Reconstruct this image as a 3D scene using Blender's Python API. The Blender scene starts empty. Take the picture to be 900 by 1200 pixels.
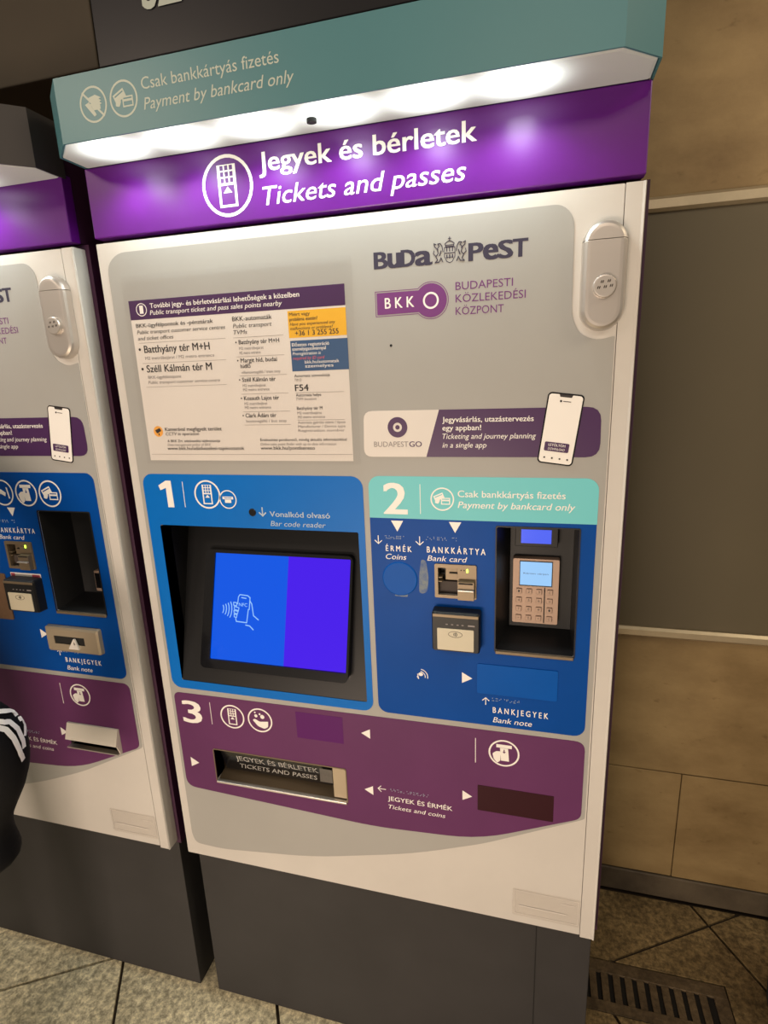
import bpy, bmesh, math, random
from mathutils import Vector, Matrix
from mathutils.geometry import tessellate_polygon
from mathutils.bvhtree import BVHTree
random.seed(7)
K = 1.0925            # authored units -> metres
sc = bpy.context.scene
col = sc.collection

# ------------------------------------------------------------ camera, world, lights, exposure
cam_d = bpy.data.cameras.new('camera'); cam = bpy.data.objects.new('camera', cam_d); col.objects.link(cam)
sc.camera = cam
cam_d.sensor_fit = 'HORIZONTAL'; cam_d.sensor_width = 36.0; cam_d.lens = 654.02 / 900 * 36.0
cam_d.clip_start = 0.02
yaw, pit, rol = -0.271441, -0.249285, -0.039439
fw = Vector((math.sin(yaw) * math.cos(pit), math.cos(yaw) * math.cos(pit), math.sin(pit)))
r0 = Vector((math.cos(yaw), -math.sin(yaw), 0)); u0 = r0.cross(fw)
rr = math.cos(rol) * r0 + math.sin(rol) * u0
uu = -math.sin(rol) * r0 + math.cos(rol) * u0
cm = Matrix((rr, uu, -fw)).transposed().to_4x4()
cm.translation = Vector((0.72245, -0.8609, 1.46796)) * K
cam.matrix_world = cm

world = bpy.data.worlds.new('world'); sc.world = world; world.use_nodes = True
world.node_tree.nodes['Background'].inputs[0].default_value = (1.0, 0.86, 0.70, 1)
world.node_tree.nodes['Background'].inputs[1].default_value = 0.22

def lamp(name, kind, loc, energy, color, size=None, size_y=None, aim=None, **kw):
    d = bpy.data.lights.new(name, kind); d.energy = energy; d.color = color
    if kind == 'AREA':
        d.shape = 'RECTANGLE'; d.size = size * K; d.size_y = (size_y or size) * K
    elif size is not None: d.shadow_soft_size = size * K
    for k, v in kw.items(): setattr(d, k, v)
    o = bpy.data.objects.new(name, d); col.objects.link(o); o.location = Vector(loc) * K
    if aim is not None:
        o.rotation_euler = (Vector(aim) - Vector(loc)).to_track_quat('-Z', 'Y').to_euler()
    return o
WARM = (1.0, 0.79, 0.62)
lamp('ceiling_lamp_light', 'AREA', (0.75, -2.3, 2.75), 8, WARM, 0.9, 0.3, (0.5, 0, 0.8))
lamp('ceiling_lamp_light', 'AREA', (-1.3, -2.0, 2.75), 20, WARM, 0.9, 0.3, (-0.1, 0, 0.8))
lamp('ceiling_lamp_light', 'AREA', (2.3, -0.75, 2.60), 15, (1.0, 0.82, 0.58), 0.6, 0.4, (0.9, 0.1, 1.3))
lamp('low_front_fill', 'AREA', (0.0, -2.35, 0.42), 47, WARM, 1.0, 0.4, (0.45, 0, 0.50))  # unseen low fill, added to brighten the lower part of the panels
sc.view_settings.view_transform = 'Standard'; sc.view_settings.look = 'None'
sc.view_settings.gamma = 1.0; sc.view_settings.exposure = 0.0
sc.view_settings.use_curve_mapping = False

# ------------------------------------------------------------ materials
def lin(c):
    return tuple(((v / 255) / 12.92 if v / 255 <= 0.04045 else ((v / 255 + 0.055) / 1.055) ** 2.4) for v in c) + (1,)
MATS = {}
def mat(name, rgb, rough=0.5, metal=0.0, spec=0.5, noise=0.0, nscale=8.0, bump=0.0, bscale=200.0, emit=None, estr=1.0, coat=0.0, rgb2=None, rvar=0.0):
    if name in MATS: return MATS[name]
    m = bpy.data.materials.new(name); m.use_nodes = True; MATS[name] = m
    nt = m.node_tree; b = nt.nodes['Principled BSDF']
    b.inputs['Base Color'].default_value = lin(rgb); b.inputs['Roughness'].default_value = rough
    b.inputs['Metallic'].default_value = metal; b.inputs['Specular IOR Level'].default_value = spec
    b.inputs['Coat Weight'].default_value = coat; b.inputs['Coat Roughness'].default_value = 0.08
    tc = nt.nodes.new('ShaderNodeTexCoord')
    if noise > 0 or rgb2:
        n = nt.nodes.new('ShaderNodeTexNoise'); n.inputs['Scale'].default_value = nscale; n.inputs['Detail'].default_value = 8; n.inputs['Roughness'].default_value = 0.62
        nt.links.new(tc.outputs['Object'], n.inputs['Vector'])
        cr = nt.nodes.new('ShaderNodeValToRGB'); cr.color_ramp.elements[0].position = 0.32; cr.color_ramp.elements[1].position = 0.68
        c1 = lin(rgb); c2 = lin(rgb2) if rgb2 else tuple(v * (1 - noise) for v in c1[:3]) + (1,)
        cr.color_ramp.elements[0].color = c2; cr.color_ramp.elements[1].color = c1
        nt.links.new(n.outputs['Fac'], cr.inputs['Fac']); nt.links.new(cr.outputs['Color'], b.inputs['Base Color'])
        if rvar:
            mr = nt.nodes.new('ShaderNodeMapRange'); mr.inputs['To Min'].default_value = rough + rvar; mr.inputs['To Max'].default_value = rough
            nt.links.new(n.outputs['Fac'], mr.inputs['Value']); nt.links.new(mr.outputs['Result'], b.inputs['Roughness'])
    if bump > 0:
        n2 = nt.nodes.new('ShaderNodeTexNoise'); n2.inputs['Scale'].default_value = bscale; n2.inputs['Detail'].default_value = 4
        nt.links.new(tc.outputs['Object'], n2.inputs['Vector'])
        bp = nt.nodes.new('ShaderNodeBump'); bp.inputs['Strength'].default_value = bump; bp.inputs['Distance'].default_value = 0.002
        nt.links.new(n2.outputs['Fac'], bp.inputs['Height']); nt.links.new(bp.outputs['Normal'], b.inputs['Normal'])
    if emit:
        b.inputs['Emission Color'].default_value = lin(emit); b.inputs['Emission Strength'].default_value = estr
    return m
M_FRAME = mat('cream_paint', (207, 204, 199), 0.42, bump=0.08, bscale=900, noise=0.09, nscale=3)
M_OVER = mat('grey_film', (165, 165, 162), 0.45, spec=0.3, bump=0.05, bscale=1200, noise=0.05, nscale=4)
M_PURPLE = mat('header_purple', (92, 16, 126), 0.34, spec=0.35, coat=0.08, noise=0.16, nscale=9, bump=0.03, bscale=60)
M_BODY = mat('housing_purple', (58, 24, 54), 0.5)
M_PLUM = mat('plum_film', (98, 50, 96), 0.45, spec=0.2, noise=0.10, nscale=7)
M_PLUMD = mat('plum_dark_patch', (50, 16, 26), 0.4, spec=.2)
M_PLUMB = mat('plum_bright_patch', (86, 20, 98), 0.4, spec=.2)
M_BLUE = mat('blue_film', (0, 108, 200), 0.42, spec=0.15, noise=0.06, nscale=9)
M_NAVY = mat('navy_film', (0, 72, 158), 0.42, spec=0.10, noise=0.10, nscale=9)
M_NAVY2 = mat('navy_blank', (0, 84, 176), 0.42, spec=0.10, noise=0.06, nscale=14)
M_TEAL = mat('teal_film', (112, 204, 212), 0.5, spec=.35)
M_TEALC = mat('teal_canopy_paint', (76, 128, 138), 0.38, noise=0.05, nscale=3)
M_BLACKC = mat('black_canopy_paint', (62, 60, 60), 0.4)
M_WHITE = mat('white_print', (240, 238, 234), 0.45)
M_DIMW = mat('dim_white_print', (172, 190, 205), 0.5)
M_CANT = mat('canopy_print', (190, 200, 190), 0.5)
M_INK = mat('dark_ink', (48, 44, 66), 0.5)
M_INK2 = mat('black_ink', (40, 36, 38), 0.5)
M_GINK = mat('grey_ink', (138, 132, 132), 0.5)
M_PLOGO = mat('purple_ink', (112, 52, 120), 0.45)
M_POSTP = mat('poster_plum', (66, 32, 82), 0.4)
M_PAPER = mat('poster_paper', (222, 217, 212), 0.6, noise=0.03, nscale=5)
M_YEL = mat('poster_yellow', (232, 178, 40), 0.5)
M_PBLUE = mat('poster_blue', (48, 84, 128), 0.5)
M_ORANGE = mat('poster_orange', (236, 168, 70), 0.5)
M_RED = mat('poster_red', (205, 92, 112), 0.5)
M_PLINTH = mat('plinth_grey', (50, 49, 50), 0.65, noise=0.32, nscale=3.2, bump=0.05, bscale=300)
M_DARK = mat('dark_plastic', (24, 25, 27), 0.42, spec=0.3, bump=0.03, bscale=700)
M_BEZ = mat('black_bezel', (16, 16, 19), 0.18, coat=0.4)
M_BLACK = mat('black_void', (10, 10, 11), 0.7)
M_STEEL = mat('brushed_steel', (122, 108, 88), 0.45, metal=0.45, bump=0.03, bscale=600)
M_STEELM = mat('satin_lock_metal', (206, 200, 194), 0.36, metal=0.75, bump=0.03, bscale=900)
M_RUBBER = mat('dark_gasket', (70, 62, 58), 0.7)
M_KEYS = mat('pinpad_metal', (170, 146, 130), 0.5, metal=0.35)
M_READER = mat('reader_face', (196, 190, 168), 0.4)
M_LEDG = mat('led_green', (190, 255, 60), 0.4, emit=(190, 255, 60), estr=5)
M_WHITEPL = mat('canopy_white_plastic', (225, 222, 212), 0.45)
M_WEAR = mat('worn_patch', (120, 132, 128), 0.5, rgb2=(24, 74, 140), nscale=60)
M_STICK = mat('worn_sticker', (96, 92, 88), 0.4, noise=0.3, nscale=60)
M_CHEEK = mat('cheek_steel', (176, 162, 140), 0.4, metal=0.4, bump=0.05, bscale=500)
M_FLAP = mat('pale_flap', (214, 208, 196), 0.4, metal=0.15)
M_BROWN = mat('brown_metal', (150, 118, 92), 0.42, metal=0.6, noise=0.3, nscale=20)

def clear_mat(name, gloss=0.06, tint=(1, 1, 1, 1), rough=0.04):
    m = bpy.data.materials.new(name); m.use_nodes = True; nt = m.node_tree
    nt.nodes.remove(nt.nodes['Principled BSDF']); out = nt.nodes['Material Output']
    t = nt.nodes.new('ShaderNodeBsdfTransparent'); t.inputs[0].default_value = tint
    g = nt.nodes.new('ShaderNodeBsdfGlossy'); g.inputs['Roughness'].default_value = rough
    f = nt.nodes.new('ShaderNodeFresnel'); f.inputs['IOR'].default_value = 1.45
    mx = nt.nodes.new('ShaderNodeMixShader')
    ge = nt.nodes.new('ShaderNodeNewGeometry'); mu = nt.nodes.new('ShaderNodeMath'); mu.operation = 'MULTIPLY'; sb = nt.nodes.new('ShaderNodeMath'); sb.operation = 'SUBTRACT'; sb.inputs[0].default_value = 1
    nt.links.new(ge.outputs['Backfacing'], sb.inputs[1]); nt.links.new(sb.outputs[0], mu.inputs[0]); nt.links.new(f.outputs[0], mu.inputs[1])
    nt.links.new(mu.outputs[0], mx.inputs[0]); nt.links.new(t.outputs[0], mx.inputs[1]); nt.links.new(g.outputs[0], mx.inputs[2])
    nt.links.new(mx.outputs[0], out.inputs['Surface'])
    return m
M_CLEAR = clear_mat('clear_cover')
M_TAPE = clear_mat('clear_tape', tint=(0.985, 0.98, 0.975, 1), rough=0.15)

def screen_mat(name, rgb, s):
    return mat(name, (8, 8, 12), 0.12, emit=rgb, estr=s)
M_SCR1 = screen_mat('screen_blue', (0, 88, 232), 0.95)
M_SCR2 = screen_mat('screen_violet', (72, 22, 240), 0.95)
M_SCRL = screen_mat('screen_line', (150, 200, 255), 1.0)
M_SCRT = screen_mat('pad_screen', (150, 196, 240), 1.1)
M_SCRV = screen_mat('status_screen', (84, 104, 245), 1.0)

# glowing diffuser under the canopy: brighter where the LEDs sit behind it
def diffuser_mat():
    m = mat('lit_diffuser', (176, 174, 166), 0.5); nt = m.node_tree; b = nt.nodes['Principled BSDF']
    tc = nt.nodes.new('ShaderNodeTexCoord'); sp = nt.nodes.new('ShaderNodeSeparateXYZ'); nt.links.new(tc.outputs['Object'], sp.inputs[0])
    def mth(op, a, b_=None, clamp=False):
        n = nt.nodes.new('ShaderNodeMath'); n.operation = op; n.use_clamp = clamp
        for i, v in enumerate((a, b_)):
            if v is None: continue
            if isinstance(v, (int, float)): n.inputs[i].default_value = v
            else: nt.links.new(v, n.inputs[i])
        return n.outputs[0]
    tot = None
    for x in LEDS:
        dx = mth('DIVIDE', mth('SUBTRACT', sp.outputs[0], x * K), 0.038 * K)
        dy = mth('DIVIDE', mth('SUBTRACT', sp.outputs[1], -0.052 * K), 0.032 * K)
        q = mth('ADD', mth('MULTIPLY', dx, dx), mth('MULTIPLY', dy, dy))
        g = mth('EXPONENT', mth('MULTIPLY', q, -1.0))
        tot = g if tot is None else mth('ADD', tot, g)
    e = mth('ADD', mth('MULTIPLY', tot, 4.5), 0.12)
    b.inputs['Emission Color'].default_value = (0.93, 1.0, 0.94, 1)
    nt.links.new(e, b.inputs['Emission Strength'])
    return m
LEDS = [0.10, 0.215, 0.335, 0.455, 0.575, 0.69]
M_DIFF = diffuser_mat()

# stone
def stone_mat(name, c1, c2, sc1=2.0, speck=0.0, bump=0.3, streak=False, rough=0.55):
    m = bpy.data.materials.new(name); m.use_nodes = True; nt = m.node_tree; b = nt.nodes['Principled BSDF']
    tc = nt.nodes.new('ShaderNodeTexCoord'); b.inputs['Roughness'].default_value = rough
    mp = nt.nodes.new('ShaderNodeMapping'); nt.links.new(tc.outputs['Object'], mp.inputs[0])
    if streak: mp.inputs['Scale'].default_value = (1, 1, 1.7)
    n = nt.nodes.new('ShaderNodeTexNoise'); n.inputs['Scale'].default_value = sc1; n.inputs['Detail'].default_value = 10; n.inputs['Roughness'].default_value = 0.6
    nt.links.new(mp.outputs[0], n.inputs['Vector'])
    cr = nt.nodes.new('ShaderNodeValToRGB'); cr.color_ramp.elements[0].position = 0.3; cr.color_ramp.elements[1].position = 0.7
    cr.color_ramp.elements[0].color = lin(c2); cr.color_ramp.elements[1].color = lin(c1)
    nt.links.new(n.outputs['Fac'], cr.inputs['Fac']); last = cr.outputs['Color']
    if speck:
        n3 = nt.nodes.new('ShaderNodeTexNoise'); n3.inputs['Scale'].default_value = 60; n3.inputs['Detail'].default_value = 6; n3.inputs['Roughness'].default_value = 0.75
        nt.links.new(tc.outputs['Object'], n3.inputs['Vector'])
        c3 = nt.nodes.new('ShaderNodeValToRGB'); c3.color_ramp.elements[0].position = 0.40; c3.color_ramp.elements[1].position = 0.66
        c3.color_ramp.elements[0].color = (1 - speck,) * 3 + (1,); c3.color_ramp.elements[1].color = (1 + speck * 1.3,) * 3 + (1,)
        nt.links.new(n3.outputs['Fac'], c3.inputs['Fac'])
        mx = nt.nodes.new('ShaderNodeMix'); mx.data_type = 'RGBA'; mx.blend_type = 'MULTIPLY'; mx.inputs['Factor'].default_value = 1
        nt.links.new(last, mx.inputs['A']); nt.links.new(c3.outputs['Color'], mx.inputs['B']); last = mx.outputs['Result']
    else:  # sparse dark pits and scratches
        n3 = nt.nodes.new('ShaderNodeTexNoise'); n3.inputs['Scale'].default_value = 26; n3.inputs['Detail'].default_value = 7
        nt.links.new(mp.outputs[0], n3.inputs['Vector'])
        c3 = nt.nodes.new('ShaderNodeValToRGB'); c3.color_ramp.elements[0].position = 0.25; c3.color_ramp.elements[1].position = 0.36
        c3.color_ramp.elements[0].color = (0.74, 0.70, 0.64, 1); c3.color_ramp.elements[1].color = (1, 1, 1, 1)
        nt.links.new(n3.outputs['Fac'], c3.inputs['Fac'])
        mx = nt.nodes.new('ShaderNodeMix'); mx.data_type = 'RGBA'; mx.blend_type = 'MULTIPLY'; mx.inputs['Factor'].default_value = 1
        nt.links.new(last, mx.inputs['A']); nt.links.new(c3.outputs['Color'], mx.inputs['B']); last = mx.outputs['Result']
    nt.links.new(last, b.inputs['Base Color'])
    bn = nt.nodes.new('ShaderNodeBump'); bn.inputs['Strength'].default_value = bump; bn.inputs['Distance'].default_value = 0.003
    n4 = nt.nodes.new('ShaderNodeTexNoise'); n4.inputs['Scale'].default_value = 60; n4.inputs['Detail'].default_value = 8
    nt.links.new(tc.outputs['Object'], n4.inputs['Vector']); nt.links.new(n4.outputs['Fac'], bn.inputs['Height']); nt.links.new(bn.outputs['Normal'], b.inputs['Normal'])
    return m
M_WALL = stone_mat('wall_limestone', (164, 141, 98), (118, 96, 60), 3.2, bump=0.25, streak=True)
M_GROUT = mat('dark_grout', (52, 42, 32), 0.9)
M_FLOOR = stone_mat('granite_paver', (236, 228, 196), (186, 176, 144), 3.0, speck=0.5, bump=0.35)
M_FLOORD = stone_mat('grimy_shaded_paver', (150, 130, 92), (96, 80, 52), 5.0, speck=0.5, bump=0.5)  # grime and the right-hand floor's shade, both put into the colour
M_FLOORM = stone_mat('mid_tone_paver', (196, 180, 142), (142, 126, 94), 4.0, speck=0.5, bump=0.4)  # in-between tone, eases the step to the grimy, shade-darkened pavers
M_BASE = stone_mat('dark_plinth_stone', (96, 86, 70), (58, 50, 40), 5.0, bump=0.4)
M_BOARD = mat('board_brown_grey', (98, 90, 70), 0.5, noise=0.10, nscale=2.0, bump=0.02, bscale=400)
M_STRIP = mat('board_strip_alloy', (205, 192, 165), 0.38, metal=0.7, noise=0.12, nscale=30)
M_GRATE = stone_mat('grate_iron', (112, 96, 72), (64, 52, 38), 9.0, speck=0.3, bump=0.5)
M_SIGN = mat('sign_black', (22, 22, 28), 0.35)
M_BEAM = mat('beam_dark', (70, 62, 48), 0.7, noise=0.2, nscale=3)

# ------------------------------------------------------------ mesh helpers
def link(name, me, m, parent=None, kind=None, smooth=False):
    o = bpy.data.objects.new(name, me); col.objects.link(o)
    if m is not None and not me.materials: me.materials.append(m)
    if parent is not None: o.parent = parent
    if kind: o['kind'] = kind
    if smooth:
        for p in me.polygons: p.use_smooth = True
    return o
def to_obj(name, bm, m, parent=None, kind=None, smooth=False):
    bmesh.ops.recalc_face_normals(bm, faces=bm.faces[:])
    me = bpy.data.meshes.new(name); bm.to_mesh(me); bm.free()
    return link(name, me, m, parent, kind, smooth)
def tag(o, label=None, cat=None, group=None, kind=None):
    if label: o['label'] = label
    if cat: o['category'] = cat
    if group: o['group'] = group
    if kind: o['kind'] = kind
    return o
def thing(name, label, cat, loc=(0, 0, 0), group=None):
    o = bpy.data.objects.new(name, None); col.objects.link(o); o.location = loc; o.empty_display_size = 0.1
    return tag(o, label, cat, group)
def add_box(bm, x0, x1, y0, y1, z0, z1, bev=0.0):
    r = bmesh.ops.create_cube(bm, size=1.0)
    vs = r['verts']
    bmesh.ops.scale(bm, vec=(x1 - x0, y1 - y0, z1 - z0), verts=vs)
    bmesh.ops.translate(bm, vec=((x0 + x1) / 2, (y0 + y1) / 2, (z0 + z1) / 2), verts=vs)
    if bev:
        es = list({e for v in vs for e in v.link_edges})
        bmesh.ops.bevel(bm, geom=es, offset=bev, segments=2, affect='EDGES', profile=0.5)
    return bm
def box(name, dims, m, parent=None, bev=0.0, kind=None):
    bm = bmesh.new(); add_box(bm, *dims, bev=bev); return to_obj(name, bm, m, parent, kind)
# 2-D outlines in the (x, z) plane
def rect(x0, x1, z0, z1): return [(x0, z0), (x1, z0), (x1, z1), (x0, z1)]
def rrect(x0, x1, z0, z1, r, n=5):
    if not isinstance(r, (tuple, list)): r = (r,) * 4     # bl br tr tl
    out = []
    for (cx, cz, a0, q) in ((x0 + r[0], z0 + r[0], 180, r[0]), (x1 - r[1], z0 + r[1], 270, r[1]), (x1 - r[2], z1 - r[2], 0, r[2]), (x0 + r[3], z1 - r[3], 90, r[3])):
        if q == 0: out.append((cx, cz)); continue
        for i in range(n + 1):
            a = math.radians(a0 + 90 * i / n); out.append((cx + q * math.cos(a), cz + q * math.sin(a)))
    return out
def circ(cx, cz, r, n=28, rz=None):
    return [(cx + r * math.cos(2 * math.pi * i / n), cz + (rz or r) * math.sin(2 * math.pi * i / n)) for i in range(n)]
def stroke(pts, w, closed=False):
    """polyline -> list of quads"""
    out = []; P = list(pts) + ([pts[0]] if closed else [])
    for a, b in zip(P[:-1], P[1:]):
        d = Vector(b) - Vector(a)
        if d.length < 1e-7: continue
        d.normalize(); n = Vector((-d.y, d.x)) * w / 2; e = d * w * 0.35
        a_ = Vector(a) - e; b_ = Vector(b) + e
        out.append([tuple(a_ + n), tuple(a_ - n), tuple(b_ - n), tuple(b_ + n)])
    return out
def ring(cx, cz, r, w, n=32): return [circ(cx, cz, r, n), circ(cx, cz, r - w, n)]
def fillet(pts, r, n=4):
    """round the corners of a polygon; r is one radius or one per corner"""
    out = []; N = len(pts)
    for i, p in enumerate(pts):
        q = r[i] if isinstance(r, (list, tuple)) else r
        p = Vector(p); a = Vector(pts[i - 1]); b = Vector(pts[(i + 1) % N])
        if q <= 0: out.append(tuple(p)); continue
        da = (a - p); db = (b - p); la = da.length; lb = db.length; da.normalize(); db.normalize()
        t = min(q, la * 0.49, lb * 0.49)
        s = p + da * t; e = p + db * t
        for k in range(n + 1):
            u = k / n; out.append(tuple((1 - u) ** 2 * s + 2 * u * (1 - u) * p + u ** 2 * e))
    return out
def add_prism(bm, loops, y0, y1):
    """loops = [outer, hole, ...] in (x, z); y0 = front (toward viewer), y1 = back"""
    flat = [p for l in loops for p in l]
    tris = tessellate_polygon([[Vector((p[0], p[1], 0)) for p in l] for l in loops])
    f = [bm.verts.new((x, y0, z)) for x, z in flat]
    if abs(y1 - y0) > 1e-9:
        b = [bm.verts.new((x, y1, z)) for x, z in flat]
    else: b = None
    for t in tris:
        try:
            bm.faces.new([f[i] for i in t])
            if b: bm.faces.new([b[i] for i in reversed(t)])
        except ValueError: pass
    if b:
        o = 0
        for l in loops:
            n = len(l)
            for i in range(n):
                j = (i + 1) % n
                try: bm.faces.new((f[o + i], f[o + j], b[o + j], b[o + i]))
                except ValueError: pass
            o += n
def plate(name, loops, y0, y1, m, parent=None):
    bm = bmesh.new(); add_prism(bm, loops, y0, y1); return to_obj(name, bm, m, parent)
def shapes(name, groups, y, m, parent=None, th=0.0002):
    """many flat printed shapes in one mesh; each group = [outer, holes...]"""
    bm = bmesh.new()
    for i, g in enumerate(groups): add_prism(bm, g, y - th - i * 1.2e-5, y)
    return to_obj(name, bm, m, parent)
def loft(name, rings, m, parent=None, smooth=False, cap0=True, cap1=True):
    """rings = list of lists of 3-D points"""
    bm = bmesh.new(); R = [[bm.verts.new(p) for p in r] for r in rings]; n = len(rings[0])
    for a, b in zip(R[:-1], R[1:]):
        for i in range(n):
            j = (i + 1) % n; bm.faces.new((a[i], a[j], b[j], b[i]))
    if cap0: bm.faces.new(R[0])
    if cap1: bm.faces.new(R[-1])
    return to_obj(name, bm, m, parent, smooth=smooth)
def disc3(cx, cz, r, y, n=32): return [(x, y, z) for x, z in circ(cx, cz, r, n)]

# lettering from the built-in font
_T = {}
def text_mesh(s, italic, bold):
    k = (s, italic, bold)
    if k in _T: return _T[k]
    c = bpy.data.curves.new('t', 'FONT'); c.body = s; c.size = 1.0; c.resolution_u = 3
    c.shear = 0.22 if italic else 0.0; c.offset = bold
    o = bpy.data.objects.new('t', c)
    col.objects.link(o); bpy.context.view_layer.update()
    dg = bpy.context.evaluated_depsgraph_get()
    me = bpy.data.meshes.new_from_object(o.evaluated_get(dg)); bpy.data.objects.remove(o)
    vs = [(v.co.x, v.co.y) for v in me.vertices]; fs = [tuple(p.vertices) for p in me.polygons]
    _T[k] = (vs, fs); return _T[k]
_hv = text_mesh('H', False, 0)[0]; CAP = max(v[1] for v in _hv) - min(v[1] for v in _hv)
def text(s, x0, x1, z, h, m, parent, y, italic=False, bold=0.0, slope=0.0, dx=None, dz=None, name='lettering'):
    vs, fs = text_mesh(s, italic, 0)
    a = min(v[0] for v in vs); b = max(v[0] for v in vs)
    sx = (x1 - x0) / (b - a); sz = h / CAP
    me = bpy.data.meshes.new(name)
    P = []
    for vx, vy in vs:
        X = x0 + (vx - a) * sx; Z = z + vy * sz + slope * (X - x0); P.append((X, y, Z))
    if bold:
        w = bold * h * .9 * (1 if h > .0085 else .55); P0 = P; P = []; fs0 = fs; fs = []
        for i, (ox, oz) in enumerate(((-w, -w * .4), (w, -w * .4), (0, 0), (-w, w * .4), (w, w * .4))):
            o_ = len(P); P += [(p[0] + ox, p[1] - i * 8e-6, p[2] + oz) for p in P0]; fs += [tuple(k + o_ for k in f) for f in fs0]
    if dx: P = [dx(p) for p in P]
    me.from_pydata(P, [], fs); me.update()
    return link(name, me, m, parent)

# ------------------------------------------------------------ pictograms (unit: r = ring radius)
def pic(kind, cx, cz, r):
    """returns list of groups of loops; kind selects drawing inside the ring"""
    t = lambda pts: [(cx + x * r, cz + z * r) for x, z in pts]
    G = [ring(cx, cz, r, 0.11 * r)]
    st = lambda pts, w, closed=False: [[q] for q in stroke(t(pts), w * r, closed)]
    if kind == 'kiosk':
        G += [[t(rect(-.36, .36, -.68, .68)), t(rect(-.27, .27, -.60, .02)), *[t(rect(a, a + .13, b, b + .15)) for a in (-.25, -.065, .12) for b in (.10, .30, .50)]]]
        G += [[t([(-.17, -.22), (.17, -.22), (0, -.02)])]]
    elif kind == 'printer':
        G += [[t(rect(-.62, .62, .02, .30)), t(rect(-.45, .45, .12, .20))], [t(rect(-.36, .36, -.36, -.02))]]
    elif kind == 'cards':
        a = math.radians(24)
        R = lambda pts: [(x * math.cos(a) - z * math.sin(a), x * math.sin(a) + z * math.cos(a)) for x, z in pts]
        G += [[t(R(rect(-.60, .24, .04, .52))), t(R(rect(-.52, .16, .34, .42)))], [t(fillet([(-.62, -.34), (-.34, -.40), (-.20, -.12), (-.24, -.02), (-.56, .02)], .08))]]
        G += [[t(rect(-.10, .66, -.46, .12)), t(rect(-.02, .58, -.38, -.16)), t(rect(-.02, .58, -.04, .04))]]
    elif kind == 'notes':
        a = math.radians(-33)
        R = lambda pts: [(x * math.cos(a) - z * math.sin(a), x * math.sin(a) + z * math.cos(a)) for x, z in pts]
        for k in range(3): G += [[t([(-.42 + .08 * k, .36 - .16 * k), (.2 + .08 * k, .5 - .16 * k), (.62, .30 - .16 * k), (0, .12 - .16 * k)])]]
        G += [[t([(-.62, .05), (-.3, .16), (.15, -.58), (-.02, -.66)])], [t([(-.2, .02), (.5, -.08), (.5, -.3), (0, -.32)])]]
        G += st([(-.70, .68), (.70, -.68)], .12)
    elif kind == 'coinhand':
        G += [[t(fillet([(-.62, -.02), (-.4, .08), (-.05, -.12), (.5, -.05), (.66, -.02), (.62, -.5), (.3, -.68), (-.2, -.52)], .12))]]
        G += [[t(circ(-.3, .34, .13, 12))], [t(circ(-.36, .62, .07, 10))], [t(circ(.02, .52, .08, 10))], [t(circ(.22, .32, .17, 12, None))]]
    elif kind == 'notehand':
        G += [[t(rect(-.50, .50, .40, .64))], [t([(-.26, .38), (.26, .38), (.34, -.58), (-.18, -.58)]), t([(-.02, .28), (.05, .28), (.05, .12), (.13, .12), (.02, -.02), (-.10, .12), (-.02, .12)])],
              [t(fillet([(-.74, -.1), (-.5, .10), (-.22, .12), (-.22, -.58), (-.42, -.78), (-.66, -.5)], .08))]]
    elif kind == 'swipe':
        G += [[t([(-.9, .4), (-.2, .3), (.3, 0), (.2, -.28), (-.1, -.12), (-.75, .0)])], [t([(.38, .42), (.50, .40), (.62, -.44), (.5, -.44)])]]
    return G
def tri(cx, cz, s, d):
    P = {'d': [(-.55, .5), (.55, .5), (0, -.5)], 'r': [(-.45, .55), (-.45, -.55), (.5, 0)], 'l': [(.45, .55), (-.5, 0), (.45, -.55)]}[d]
    return [[(cx + x * s, cz + z * s) for x, z in P]]
def arrow(cx, cz, L, d, w=0.0014):
    a = {'d': (0, -1), 'u': (0, 1), 'l': (-1, 0)}[d]; A = Vector(a); N = Vector((-A.y, A.x)); c = Vector((cx, cz))
    tip = c + A * L / 2; tail = c - A * L / 2
    q = stroke([tuple(tail), tuple(tip)], w) + stroke([tuple(tip - A * L * .4 + N * L * .42), tuple(tip), tuple(tip - A * L * .4 - N * L * .42)], w)
    return [[x] for x in q]
def marks(name, groups, y, m, parent):
    for g in groups: shapes(name, g if isinstance(g[0][0], list) else [g], y, m, parent)
def braille(x0, x1, z, n, seed):
    rnd = random.Random(seed); G = []
    for i in range(n):
        x = x0 + (x1 - x0) * i / n
        for a in range(2):
            for b in range(3):
                if rnd.random() < .5: G.append([circ(x + a * .0022, z - b * .0022, .0006, 6)])
    return G

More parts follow.
